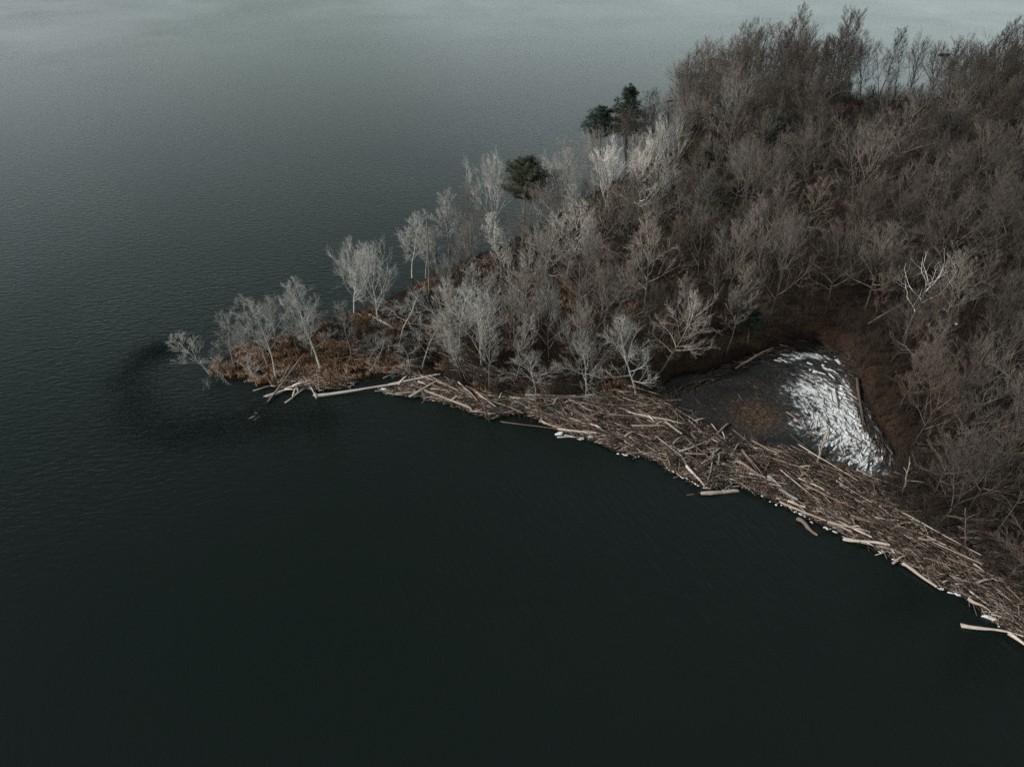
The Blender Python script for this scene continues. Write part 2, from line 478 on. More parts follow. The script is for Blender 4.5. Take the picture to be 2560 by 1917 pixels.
# ------------------------------------------------------------------ the frozen backwater
PC = G(1890, 1040)        # drift swirls round this point
def pool_mat():
    m, n, l, p = new_mat('pool_ice')
    geo = n.new('ShaderNodeNewGeometry')
    sub = n.new('ShaderNodeVectorMath'); sub.operation = 'SUBTRACT'; sub.inputs[1].default_value = tuple(PC)
    l.new(geo.outputs['Position'], sub.inputs[0])
    grad = n.new('ShaderNodeTexGradient'); grad.gradient_type = 'RADIAL'; l.new(sub.outputs[0], grad.inputs[0])
    ln = n.new('ShaderNodeVectorMath'); ln.operation = 'LENGTH'; l.new(sub.outputs[0], ln.inputs[0])
    cmb = n.new('ShaderNodeCombineXYZ')
    a1 = n.new('ShaderNodeMath'); a1.operation = 'MULTIPLY'; a1.inputs[1].default_value = 22.0; l.new(grad.outputs['Fac'], a1.inputs[0])
    l.new(a1.outputs[0], cmb.inputs[0]); l.new(ln.outputs['Value'], cmb.inputs[1])
    streak = n.new('ShaderNodeTexNoise'); streak.inputs['Scale'].default_value = 1.7; streak.inputs['Detail'].default_value = 7; streak.inputs['Roughness'].default_value = 0.68; streak.inputs['Distortion'].default_value = 0.7
    l.new(cmb.outputs[0], streak.inputs['Vector'])
    patch = n.new('ShaderNodeTexNoise'); patch.inputs['Scale'].default_value = 0.16; patch.inputs['Detail'].default_value = 4; l.new(geo.outputs['Position'], patch.inputs['Vector'])
    fine = n.new('ShaderNodeTexNoise'); fine.inputs['Scale'].default_value = 2.4; fine.inputs['Detail'].default_value = 8; fine.inputs['Roughness'].default_value = 0.75; l.new(geo.outputs['Position'], fine.inputs['Vector'])
    sx = n.new('ShaderNodeSeparateXYZ'); l.new(sub.outputs[0], sx.inputs[0])
    # snow lies towards the far bank and the right-hand bank
    def M(op, a, b):
        q = n.new('ShaderNodeMath'); q.operation = op
        for i, x in enumerate((a, b)):
            if isinstance(x, (int, float)): q.inputs[i].default_value = x
            else: l.new(x, q.inputs[i])
        return q.outputs[0]
    def drift(p0, p1, width):
        a, b = G(*p0), G(*p1); c = (a + b) / 2; v = b - a
        mpn = n.new('ShaderNodeMapping'); mpn.vector_type = 'TEXTURE'
        mpn.inputs['Location'].default_value = (c[0], c[1], 0); mpn.inputs['Rotation'].default_value = (0, 0, math.atan2(v[1], v[0]))
        mpn.inputs['Scale'].default_value = (np.linalg.norm(v) / 2, width, 1000)
        l.new(geo.outputs['Position'], mpn.inputs['Vector'])
        q = n.new('ShaderNodeVectorMath'); q.operation = 'LENGTH'; l.new(mpn.outputs[0], q.inputs[0])
        return q.outputs['Value']
    d1 = drift((2065, 915), (2210, 1195), 6.6); d2 = drift((1915, 905), (2120, 880), 2.2); d3 = drift((1960, 1080), (2180, 1130), 3.0)
    bias = M('MAXIMUM', M('MAXIMUM', M('SUBTRACT', 0.50, M('MULTIPLY', d1, 0.46)), M('SUBTRACT', 0.26, M('MULTIPLY', d2, 0.34))), M('SUBTRACT', 0.20, M('MULTIPLY', d3, 0.30)))
    bias = M('MAXIMUM', bias, -0.30)
    tot = M('ADD', M('ADD', M('MULTIPLY', streak.outputs['Fac'], 0.95), M('ADD', M('MULTIPLY', patch.outputs['Fac'], 0.75), M('MULTIPLY', fine.outputs['Fac'], 0.55))), bias)
    snow = n.new('ShaderNodeMapRange'); snow.inputs['From Min'].default_value = 1.22; snow.inputs['From Max'].default_value = 1.34; l.new(tot, snow.inputs['Value'])
    film = n.new('ShaderNodeMapRange'); film.inputs['From Min'].default_value = 1.05; film.inputs['From Max'].default_value = 1.40; l.new(tot, film.inputs['Value'])
    dark = ramp(n, [(0.35, (0.006, 0.008, 0.009)), (0.70, (0.022, 0.021, 0.018))]); l.new(fine.outputs['Fac'], dark.inputs['Fac'])
    litter = ramp(n, [(0.35, (0.030, 0.018, 0.011)), (0.75, (0.21, 0.115, 0.055))]); l.new(fine.outputs['Fac'], litter.inputs['Fac'])
    lm = M('SUBTRACT', 1.0, M('MULTIPLY', ln.outputs['Value'], 0.115))
    lmk = n.new('ShaderNodeMapRange'); lmk.inputs['From Min'].default_value = 0.55; lmk.inputs['From Max'].default_value = 1.0
    l.new(M('ADD', lm, M('MULTIPLY', M('SUBTRACT', fine.outputs['Fac'], 0.5), 1.6)), lmk.inputs['Value'])
    mA = n.new('ShaderNodeMix'); mA.data_type = 'RGBA'; l.new(film.outputs['Result'], mA.inputs['Factor']); l.new(dark.outputs['Color'], mA.inputs['A']); mA.inputs['B'].default_value = (0.075, 0.092, 0.098, 1)
    mL = n.new('ShaderNodeMix'); mL.data_type = 'RGBA'; l.new(lmk.outputs['Result'], mL.inputs['Factor']); l.new(mA.outputs['Result'], mL.inputs['A']); l.new(litter.outputs['Color'], mL.inputs['B'])
    mS = n.new('ShaderNodeMix'); mS.data_type = 'RGBA'; l.new(snow.outputs['Result'], mS.inputs['Factor']); l.new(mL.outputs['Result'], mS.inputs['A']); mS.inputs['B'].default_value = (0.80, 0.83, 0.84, 1)
    l.new(mS.outputs['Result'], p.inputs['Base Color'])
    p.inputs['Roughness'].default_value = 0.55
    bp = n.new('ShaderNodeBump'); bp.inputs['Strength'].default_value = 0.7; bp.inputs['Distance'].default_value = 0.08
    l.new(M('ADD', M('MULTIPLY', snow.outputs['Result'], 0.6), fine.outputs['Fac']), bp.inputs['Height']); l.new(bp.outputs['Normal'], p.inputs['Normal'])
    return m

def build_pool():
    x0, y0 = POOL.min(0) - 1.5; x1, y1 = POOL.max(0) + 1.5
    xs = np.arange(x0, x1, 0.5); ys = np.arange(y0, y1, 0.5)
    X, Y = np.meshgrid(xs, ys); s = sdf(POOL, X.ravel(), Y.ravel())
    Z = 0.035 + 0.02 * wavy(X.ravel(), Y.ravel(), 1.7)
    nx, ny = len(xs), len(ys)
    i = (np.arange(ny - 1)[:, None] * nx + np.arange(nx - 1)[None, :]).ravel()
    F = np.stack([i, i + 1, i + 1 + nx, i + nx], -1)
    keep = s[i] > -1.2
    o = link('pool_ice', mesh_from('pool_ice', np.stack([X.ravel(), Y.ravel(), Z], -1), [F[keep]], pool_mat(), True))
    tag(o, 'half frozen backwater with drifted snow and brown litter', 'ice', kind='structure')
build_pool()

def ice_mat():
    m, n, l, p = new_mat('snow_ice')
    geo = n.new('ShaderNodeNewGeometry')
    nz = n.new('ShaderNodeTexNoise'); nz.inputs['Scale'].default_value = 5; nz.inputs['Detail'].default_value = 5; l.new(geo.outputs['Position'], nz.inputs['Vector'])
    r = ramp(n, [(0.3, (0.58, 0.63, 0.66)), (0.6, (0.82, 0.84, 0.85))]); l.new(nz.outputs['Fac'], r.inputs['Fac'])
    l.new(r.outputs['Color'], p.inputs['Base Color']); p.inputs['Roughness'].default_value = 0.6
    p.inputs['Subsurface Weight'].default_value = 0.0
    return m
M_ICE = ice_mat()

def lump_mesh(name, seed, mat, k=11, h=0.16):
    """a low uneven slab about 1 m across: lower rim, upper rim, crown point"""
    g = np.random.default_rng(seed)
    th = np.arange(k) * 2 * math.pi / k + g.uniform(-.15, .15, k)
    r = 0.5 * g.uniform(0.38, 1.15, k)
    lo = np.stack([r * np.cos(th), r * np.sin(th), np.full(k, -0.05)], -1)
    mid = np.stack([r * np.cos(th), r * np.sin(th), h * g.uniform(.4, .8, k)], -1)
    up = np.stack([.7 * r * np.cos(th), .7 * r * np.sin(th), h * g.uniform(.8, 1.1, k)], -1)
    V = np.concatenate([lo, mid, up, [[0, 0, h]]])
    j = np.arange(k); q = (j + 1) % k
    F1 = np.concatenate([np.stack([j, q, k + q, k + j], -1), np.stack([k + j, k + q, 2 * k + q, 2 * k + j], -1)])
    F2 = np.stack([2 * k + j, 2 * k + q, np.full(k, 3 * k)], -1)
    return mesh_from(name, V, [F1, F2, j[::-1][None, :]], mat, False)
ICE = [lump_mesh('ice_floe', s, M_ICE) for s in range(9)]

# ------------------------------------------------------------------ bare trees
def ordinal(k):
    small = ['first', 'second', 'third', 'fourth', 'fifth', 'sixth', 'seventh', 'eighth', 'ninth', 'tenth', 'eleventh', 'twelfth']
    if k <= 12: return small[k - 1]
    return '%d%s' % (k, 'th' if 10 <= k % 100 <= 20 else {1: 'st', 2: 'nd', 3: 'rd'}.get(k % 10, 'th'))

H0 = 16.0
STYLES = {   # trunk top, limbs, limb start, limb length, limb angle from vertical, upturn, children per level, twig length
    'fan':    dict(top=0.62, nl=11, s0=0.26, L=7.6, ang=(18, 50), trop=0.09, nch=(10, 6, 4), wob=0.12),
    'tall':   dict(top=0.93, nl=20, s0=0.32, L=5.2, ang=(32, 64), trop=0.11, nch=(8, 5, 4), wob=0.12),
    'round':  dict(top=0.62, nl=15, s0=0.30, L=5.8, ang=(16, 84), trop=0.05, nch=(8, 5, 4), wob=0.14),
    'droop':  dict(top=0.72, nl=10, s0=0.38, L=7.2, ang=(48, 80), trop=-0.10, nch=(8, 7, 5), wob=0.22),
    'sparse': dict(top=0.96, nl=15, s0=0.30, L=5.0, ang=(30, 60), trop=0.09, nch=(7, 5, 3), wob=0.15),
    'dead':   dict(top=0.70, nl=9, s0=0.42, L=7.0, ang=(25, 60), trop=0.05, nch=(3, 1, 0), wob=0.30),
}

def rvec(s):
    return Vector((random.gauss(0, s), random.gauss(0, s), random.gauss(0, s)))

def rot_off(d, ang):
    """a direction ang away from d, on a random side"""
    s = d.cross(Vector((random.gauss(0, 1), random.gauss(0, 1), random.gauss(0, 1))))
    if s.length < 1e-4: s = Vector((1, 0, 0))
    s.normalize()
    return (d * math.cos(ang) + s * math.sin(ang)).normalized()

def grow(p, d, L, r, lev, out, st):
    ns = (0, 7, 4, 2, 1)[lev]
    pts, dirs = [p.copy()], [d]
    for i in range(ns):
        d = (d + rvec(st['wob'] * (0.8 if lev == 1 else 1)) + Vector((0, 0, st['trop']))).normalized()
        p = p + d * (L / ns); pts.append(p.copy()); dirs.append(d)
    out[lev].append((pts, r))
    if lev < 4:
        n = st['nch'][lev - 1]
        for c in range(n):
            t = 0.22 + 0.78 * (c + random.random()) / n
            k = min(int(t * ns), ns - 1); f = t * ns - k
            q = pts[k].lerp(pts[k + 1], f)
            a = R(random.uniform(30, 58)) if lev == 1 else R(random.uniform(16, 40))
            d2 = rot_off(dirs[k + 1], a)
            d2 = (d2 + Vector((0, 0, 0.12 if st['trop'] > 0 else -0.1))).normalized()
            L2 = max(0.40, L * (random.uniform(0.36, 0.55) if lev == 1 else random.uniform(0.46, 0.72)) * (1.12 - 0.50 * t))
            grow(q, d2, L2, max(0.008, r * (1 - 0.6 * t) * 0.55), lev + 1, out, st)

def gen_tree(style, seed, separate, fine=1.0):
    """mesh data of one tree: trunk, its limbs, and the crown of twigs"""
    random.seed(seed)
    st = dict(STYLES[style])
    if separate and style != 'dead': st['nch'] = (st['nch'][0], st['nch'][1] + 1, st['nch'][2] + 1)
    top = H0 * st['top']
    n = 12
    p, d, pts, dirs = Vector((0, 0, -0.35)), Vector((random.gauss(0, .04), random.gauss(0, .04), 1)).normalized(), [], []
    for i in range(n + 1):
        pts.append(p.copy()); dirs.append(d)
        d = (d + rvec(0.055) + Vector((0, 0, 0.05))).normalized(); p = p + d * ((top + .35) / n)
    r0 = 0.150 if style not in ('sparse', 'droop') else 0.125
    rad = [r0 * (1 - 0.78 * i / n) for i in range(n + 1)]; rad[0] *= 1.7; rad[1] *= 1.1
    if style in ('fan', 'round', 'dead', 'droop'): rad = [r0 * (1 - 0.55 * i / n) * (1.6 if i == 0 else 1) for i in range(n + 1)]
    tb = Tubes(); tb.tube([tuple(q) for q in pts], rad, 8)
    trunk = tb.build('trunk', M_BARK, True)
    limbs, allout = [], {1: [], 2: [], 3: [], 4: []}
    az = random.uniform(0, 6.28)
    for k in range(st['nl']):
        f = (k + random.random() * .8) / st['nl']
        t = st['s0'] + (1 - st['s0']) * f
        i = min(int(t * n), n - 1); q = pts[i].lerp(pts[i + 1], t * n - i)
        az += 2.4 + random.gauss(0, .3)
        an = R(st['ang'][1] + (st['ang'][0] - st['ang'][1]) * f + random.gauss(0, 5))
        dd = Vector((math.cos(az) * math.sin(an), math.sin(az) * math.sin(an), math.cos(an)))
        prof = 0.62 + 0.38 * math.sin(math.pi * min(1, f + .25))
        if style in ('tall', 'sparse'): prof = 1.0 - 0.55 * f + (0.0 if f > .15 else -.3)
        out = {1: [], 2: [], 3: [], 4: []}
        grow(q, dd, st['L'] * prof * random.uniform(.8, 1.15), rad[i] * (0.62 if style in ('fan', 'round', 'dead') else 0.42), 1, out, st)
        lt = Tubes()
        for pp, rr in out[1]:
            m = len(pp); lt.tube([tuple(v) for v in pp], [rr * (1 - .75 * j / (m - 1)) for j in range(m)], 5, False)
        for pp, rr in out[2]:
            m = len(pp); rr = max(rr, .024); lt.tube([tuple(v) for v in pp], [rr * (1 - .7 * j / (m - 1)) for j in range(m)], 3, False)
        if separate:
            tw = lt if style == 'dead' else Tubes()
            for pp, rr in out[3]: tw.cone(tuple(pp[0]), tuple(pp[-1]), 0.0125)
            for pp, rr in out[4]: tw.cone(tuple(pp[0]), tuple(pp[-1]), 0.0088)
            limbs.append((lt.build('limb', M_BARK, True), tw.build('twigs', M_TWIG) if tw.ca and tw is not lt else None))
        else: limbs.append(lt)
        for v in (3, 4): allout[v] += out[v]
    ct = Tubes()
    if not separate:
        for lt in limbs:
            for f in lt.F: ct.F.append(f + ct.n)
            ct.V += lt.V; ct.n += lt.n
        limbs = []
    for pp, rr in allout[3] if not separate else ():
        ct.cone(tuple(pp[0]), tuple(pp[-1]), 0.0175)
    for pp, rr in allout[4] if not separate else ():
        ct.cone(tuple(pp[0]), tuple(pp[-1]), 0.0125)
    crown = ct.build('crown', M_TWIG) if (ct.n or ct.ca) else None
    zmax = max([v.co.z for v in trunk.vertices] + [p[-1].z for v in (3, 4) for p, _ in allout[v]] + [top])
    return dict(trunk=trunk, limbs=limbs, crown=crown, zmax=zmax)

TREES = {}
def variant(style, k, separate):
    key = (style, k, separate)
    if key not in TREES:
        TREES[key] = gen_tree(style, 1000 + 37 * k + 7 * len(style) + (500 if separate else 0), separate)
    return TREES[key]

from mathutils import Quaternion
def place_tree(name, style, k, separate, base, h, spin, lean_x=0.0, lean_y=0.0, colr=(.3, .3, .29), wide=1.0, tw=None, bark=None):
    v = variant(style, k, separate)
    o = empty(name, base)
    s = h / v['zmax']
    o.scale = (s * wide, s * wide, s)
    o.rotation_mode = 'QUATERNION'
    o.rotation_quaternion = Quaternion((0, 1, 0), lean_x) @ Quaternion((1, 0, 0), lean_y) @ Quaternion((0, 0, 1), spin)
    c = (*colr, 1); b = (*(bark or colr), 1)
    t = link('trunk', v['trunk'], o); t.color = b
    for lm, twm in v['limbs']:
        q = link('limb', lm, o); q.color = c
        if twm is not None:
            q = link('twigs', twm, q); q.color = (*(v_ * .88 for v_ in (tw or colr)), 1); q['kind'] = 'stuff'
    if v['crown'] is not None:
        q = link('crown', v['crown'], o); q.color = (*(tw or colr), 1)
    return o

SILVER, PALE, GREY, BROWN, RUST, DARK = (.45, .455, .43), (.58, .57, .54), (.32, .315, .295), (.195, .172, .152), (.172, .138, .115), (.075, .065, .058)
hero_xy = []
def hero(base_px, top_px, style, k, colr, label, name='bare_tree', wide=1.0, bark=None, group='pale bare trees along the tip of the peninsula'):
    g = G(*base_px); z = gh(g[0], g[1])
    g = G(*base_px, z)
    h = max(2.0, height_at(g, top_px[1]) - z)
    topz = z + h
    d = g[1] * cp - (topz - CAM_H) * sp
    lx = math.atan2((top_px[0] - CX) * d / FPX - g[0], h)
    lx = max(-0.5, min(0.5, lx))
    o = place_tree(name, style, k, True, (g[0], g[1], z), h / max(.8, math.cos(lx)), random.uniform(0, 6.28), lx, 0, colr, wide, bark=bark)
    tag(o, label, 'tree', group)
    hero_xy.append((g[0], g[1]))
    return o

heroes = [
    ((526, 938), (468, 816), 'sparse', 0, SILVER, 'small pale bare tree leaning left over the water, outermost at the tip', 'bare_tree', 1.3),
    ((561, 955), (522, 878), 'droop', 0, SILVER, 'little crooked bare tree standing in the water beside the outermost tree', 'bare_tree', .8),
    ((587, 922), (557, 787), 'sparse', 1, GREY, 'bare tree with a broken pale top near the tip of the peninsula', 'bare_tree', 1.3),
    ((595, 920), (589, 803), 'sparse', 2, GREY, 'slim grey bare tree sharing a base with the broken topped one', 'bare_tree', 1.2),
    ((691, 948), (648, 755), 'sparse', 0, SILVER, 'tall leaning bare tree with pale trunk rising from the dry grass', 'bare_tree', 1.0),
    ((671, 922), (614, 741), 'sparse', 3, GREY, 'tall thin bare tree leaning left, left of the tall pale trunk', 'bare_tree', 1.1),
    ((644, 971), (628, 884), 'sparse', 2, SILVER, 'short thin bare tree at the water edge left of the crossed logs', 'bare_tree', 1.3),
    ((689, 852), (671, 728), 'fan', 3, GREY, 'bare tree on the back bank behind the two leaning pale trunks', 'bare_tree', .9),
    ((801, 930), (768, 690), 'tall', 0, SILVER, 'big silvery bare tree with a smooth white lower trunk in orange grass', 'bare_tree', 1.0),
    ((780, 895), (748, 724), 'sparse', 3, GREY, 'grey bare tree close behind the white trunked silvery tree', 'bare_tree', 1.2),
    ((878, 891), (862, 753), 'sparse', 1, GREY, 'thin bare tree in dark brush right of the white trunked tree', 'bare_tree', 1.0),
    ((885, 786), (878, 588), 'fan', 0, SILVER, 'tall silvery bare tree with a dense fan shaped crown on the back bank', 'bare_tree', 1.0),
    ((949, 812), (920, 605), 'fan', 1, SILVER, 'tall forked silvery bare tree just right of the fan shaped one', 'bare_tree', .75),
    ((1031, 704), (1003, 524), 'tall', 1, SILVER, 'silvery bare tree with layered crown against open water left of the bare pole', 'bare_tree', 1.05),
    ((1065, 698), (1046, 566), 'sparse', 2, SILVER, 'thin silvery bare tree tight beside the bare pole', 'bare_tree', 1.1),
    ((1172, 652), (1205, 470), 'sparse', 0, BROWN, 'bare tree with reddish trunk leaning right on the back bank', 'bare_tree', 1.2),
    ((1128, 640), (1112, 466), 'tall', 2, SILVER, 'silvery bare tree on the back bank left of the reddish leaning trunk', 'bare_tree', 1.0),
    ((1090, 668), (1075, 560), 'fan', 2, GREY, 'small grey bare tree on the back bank right of the bare pole', 'bare_tree', 1.0),
    ((998, 862), (1010, 742), 'droop', 1, SILVER, 'silvery bare tree with an arching drooping crown above brown litter', 'bare_tree', 1.1),
    ((947, 905), (947, 834), 'droop', 2, SILVER, 'low spreading bare tree with drooping twigs above the dark cove', 'bare_tree', 1.6),
    ((1025, 930), (1010, 866), 'droop', 0, SILVER, 'short bent bare tree at the right end of the dark cove', 'bare_tree', 1.2),
    ((1055, 922), (1096, 781), 'sparse', 1, GREY, 'grey bare tree leaning right out of the driftwood beside the cove', 'bare_tree', 1.2),
    ((1150, 872), (1130, 700), 'tall', 1, SILVER, 'slender pale bare tree left of the smooth curved grey trunk', 'bare_tree', .95),
    ((1204, 916), (1190, 700), 'fan', 2, SILVER, 'bare tree with a smooth curved grey trunk at the log jam edge', 'bare_tree', .8),
    ((1240, 610), (1237, 380), 'fan', 1, SILVER, 'tall silvery bare tree left of the round topped pine', 'bare_tree', .8),
    ((1385, 600), (1372, 368), 'fan', 0, SILVER, 'tall silvery bare tree right of the round topped pine', 'bare_tree', .9),
    ((1432, 560), (1428, 335), 'sparse', 3, GREY, 'thin bare tree against the water left of the pair of tall pines', 'bare_tree', .9),
    ((1632, 411), (1645, 218), 'sparse', 1, DARK, 'thin dark bare tree against water right of the pair of tall pines', 'bare_tree', 1.1),
    ((1465, 985), (1450, 830), 'round', 0, GREY, 'round crowned grey bare tree at the back edge of the log jam', 'bare_tree', 1.0),
    ((1590, 990), (1585, 790), 'round', 1, (.40, .395, .37), 'large pale bare tree overhanging the widest part of the log jam', 'bare_tree', .85),
    ((1340, 985), (1345, 880), 'round', 2, GREY, 'low brushy grey tree at the log jam, left of the round crowned one', 'bare_tree', 1.3),
    ((1490, 880), (1510, 645), 'fan', 1, BROWN, 'tall brown bare tree with dark trunk in the middle of the woods', 'bare_tree', 1.0),
    ((1795, 330), (1815, 205), 'fan', 2, PALE, 'pale bare tree standing over the far snow patch', 'bare_tree', .9),
]
for i, (b, t, s, k, c, lab, nm, w) in enumerate(heroes):
    bk = PALE if 'white lower trunk' in lab else (RUST if 'reddish' in lab else (.09, .085, .08) if 'dark trunk' in lab else None)
    hero(b, t, s, k, c, lab, nm, w * 1.25, bk)
hero((2262, 842), (2345, 618), 'dead', 0, (.66, .65, .62), 'bleached dead tree with stark white leafless limbs above the iced pool', 'dead_tree', 1.0, (.16, .14, .12), None)

def snag(base_px, top_px, r, label, colr):
    g = G(*base_px); z = gh(g[0], g[1]); g = G(*base_px, z)
    h = height_at(g, top_px[1]) - z
    d = g[1] * cp - (z + h - CAM_H) * sp
    dx = (top_px[0] - CX) * d / FPX - g[0]
    o = empty('standing_snag', (g[0], g[1], z))
    t = Tubes(); n = 9
    pts = [(dx * i / n + random.gauss(0, .03), random.gauss(0, .03), -.3 + (h + .3) * i / n) for i in range(n + 1)]
    t.tube(pts, [r * (1.3 if i == 0 else 1 - .6 * i / n) for i in range(n + 1)], 8)
    q = link('trunk', t.build('trunk', M_BARK, True), o); q.color = (*colr, 1)
    for k in range(5):
        t = Tubes(); i = 4 + k; a = random.uniform(0, 6.28); L = random.uniform(.5, 1.5)
        p = Vector(pts[min(i, n)]); e = p + Vector((math.cos(a) * L, math.sin(a) * L, L * .5))
        t.tube([tuple(p), tuple(p.lerp(e, .5) + Vector((0, 0, .06))), tuple(e)], [r * .35, r * .25, r * .1], 5)
        q = link('branch_stub', t.build('branch_stub', M_BARK, True), o); q.color = (*colr, 1)
    tag(o, label, 'dead tree', 'standing snags')
    hero_xy.append((g[0], g[1]))
random.seed(3)
snag((1074, 738), (1068, 553), .17, 'tall bare pole of a dead tree with stub branches on the back bank', (.20, .17, .145))
snag((799, 975), (790, 912), .10, 'short grey spike of a snag beside the long floating log', (.30, .27, .24))
snag((2258, 1232), (2275, 1155), .12, 'pale standing stump trunk right of the snow drift', (.33, .29, .25))
snag((2418, 1375), (2414, 1270), .09, 'thin brown standing dead stem in the right hand log jam', (.18, .13, .10))
snag((1378, 645), (1372, 560), .10, 'broken grey stem low among trees on the back bank', (.26, .25, .23))
snag((1095, 706), (1090, 612), .12, 'blackened dead stem right of the tall bare pole', (.035, .032, .03))

# forest behind: positions at random, kept apart, none in the frozen pool or on the log jam
jam_in_px = [(1040, 940), (1110, 952), (1150, 968), (1200, 988), (1300, 1000), (1400, 1002), (1480, 990), (1560, 992), (1640, 985), (1690, 1010), (1739, 1050), (1817, 1088),
             (1933, 1110), (2050, 1138), (2108, 1168), (2186, 1192), (2230, 1262), (2320, 1330), (2420, 1388), (2500, 1448), (2560, 1496), (2700, 1590)]
JAM = np.array([G(*p)[:2] for p in near_px[13:50]] + [G(*p)[:2] for p in jam_in_px[::-1]])
forest = []
random.seed(11)
hx = list(hero_xy)
for p_ in [(2215, 940), (2260, 985), (2235, 1050), (2300, 1075), (2275, 1130), (2345, 1170), (2330, 1250), (2420, 1280), (2400, 1190), (2480, 1350), (2520, 1290), (2380, 1050), (2560, 1400), (2460, 1200)]:
    forest.append(tuple(G(*p_)[:2]))
cand = []
tries = 0
X = np.random.default_rng(5)
cx_ = X.uniform(-20, 175, 40000); cy_ = X.uniform(30, 235, 40000)
sl = sdf(LAND, cx_, cy_); sq = sdf(POOL, cx_, cy_); sj = sdf(JAM, cx_, cy_)
ok = (sl > 1.6) & (sq < -1.2) & (sj < 0.5)
pxs, pys = to_px(cx_, cy_, 0.5)
ok &= (pxs > 1085) & (pxs < 2625) & (pys < 1750)
cx_, cy_, pxs, pys, sl = cx_[ok], cy_[ok], pxs[ok], pys[ok], sl[ok]
for x, y, px, py, s in zip(cx_, cy_, pxs, pys, sl):
    dmin = 4.6 + 1.9 * min(1, max(0, (y - 70) / 90))
    if py < 420: dmin = 4.7
    if px < 1400: dmin = 3.7
    if any(abs(px - a) < w_ and b - 10 < py < b + d_ for a, b, w_, d_ in ((1312, 612, 42, 110), (1535, 400, 62, 50), (1735, 420, 30, 60))): continue
    if all((x - a) ** 2 + (y - b) ** 2 > dmin * dmin for a, b in forest) and all((x - a) ** 2 + (y - b) ** 2 > 9 for a, b in hx):
        forest.append((x, y))
zones = [
    (lambda px, py: py < 300, 'in the tall belt on the far shore', 'bare trees along the far shore'),
    (lambda px, py: px < 1330, 'in the thin woods behind the grassy tip', 'bare trees behind the tip'),
    (lambda px, py: px < 1720 and py < 560, 'on the back slope below the tall pines', 'bare trees near the pines'),
    (lambda px, py: px < 1500 and py >= 560, 'between the round topped pine and the log jam', 'bare trees of the front woods'),
    (lambda px, py: px < 1720 and py < 760, 'halfway between the pines and the log jam', 'bare trees of the front woods'),
    (lambda px, py: px < 1720, 'in the woods left of the iced pool', 'bare trees left of the pool'),
    (lambda px, py: py < 430, 'just below the far shore belt', 'bare trees of the upper woods'),
    (lambda px, py: py < 560 and px < 2140, 'in the upper middle of the brown woods', 'bare trees of the upper woods'),
    (lambda px, py: py < 560, 'at the upper right of the brown woods', 'bare trees of the upper woods'),
    (lambda px, py: py < 740 and px < 2180, 'in the woods well behind the iced pool', 'bare trees behind the pool'),
    (lambda px, py: py < 740, 'right of the bleached dead tree', 'bare trees behind the pool'),
    (lambda px, py: py < 935 and px < 2180, 'in the first ranks behind the iced pool', 'bare trees behind the pool'),
    (lambda px, py: py < 1040, 'in the dim woods right of the iced pool', 'bare trees right of the pool'),
    (lambda px, py: py < 1230, 'in dark woods right of the snow drift', 'bare trees right of the pool'),
    (lambda px, py: True, 'at the lower right above the log jam', 'bare trees at the lower right'),
]
rec = []
for x, y in forest:
    z = gh(x, y)
    px, py = to_px(x, y, z)
    s = min(1, max(0, (1600 - px) / 900 + random.gauss(-.05, .24)))
    if random.random() < .08 and px < 1900: s = max(s, .6)
    if py < 330: s = min(s, .15)
    base = BROWN if random.random() < .85 else RUST
    tint = random.choice((random.uniform(.45, .8), random.uniform(.8, 1.35)))
    tint *= 1 - .44 * min(1, max(0, (px - 1500) / 500)) - .22 * min(1, max(0, (480 - py) / 150))  # dimmer light to the right and far side is put into the bark colour
    c = tuple((b + (a - b) * s * .85) * tint for a, b in zip(SILVER, base))
    if random.random() < .10: c = tuple(v * 1.5 for v in c)
    u = random.random()
    far = py < 400
    style = 'tall' if u < (.45 if far else .15) else 'fan' if u < .5 else 'round' if u < .90 else 'sparse' if u < .97 or px < 1350 else 'dead'
    h = random.uniform(9.5, 14.0) + 4.5 * min(1, max(0, (y - 80) / 90))
    if far: h = random.uniform(14.5, 19.5)
    if px < 1330: h = random.uniform(8, 12)
    if py > 760 and px < 1720: h *= .9
    if random.random() < .12: h *= 1.25
    if 2085 < px < 2325 and 255 < py < 400: h = random.uniform(6, 9)
    o = place_tree('bare_tree', style, random.randrange(6), False, (x, y, z), h, random.uniform(0, 6.28),
                   random.gauss(0, .085), random.gauss(0, .085), c if style != 'dead' else (.36, .34, .315), random.uniform(.72, 1.05),
                   bark=tuple(v * .6 for v in c), tw=tuple(v * 1.3 for v in c))
    rec.append((px, py, h, s, style, tint, o))
byzone = {}
for r_ in rec:
    zi = next(i for i, z in enumerate(zones) if z[0](r_[0], r_[1]))
    byzone.setdefault(zi, []).append(r_)
for zi, L in byzone.items():
    L.sort(key=lambda r_: r_[0])
    for i, (px, py, h, s, style, tint, o) in enumerate(L):
        tone = 'silvery' if s > .65 else 'greyish' if s > .3 else 'brown' if tint > .95 else 'dark'
        shape = {'tall': 'upright', 'fan': 'forked', 'round': 'spreading', 'sparse': 'thin', 'dead': 'stark'}[style]
        tag(o, '%s %s bare tree, %s from left %s' % (tone, shape, ordinal(i + 1), zones[zi][1]), 'tree', zones[zi][2])

print('forest trees', len(forest), 'heroes', len(heroes))
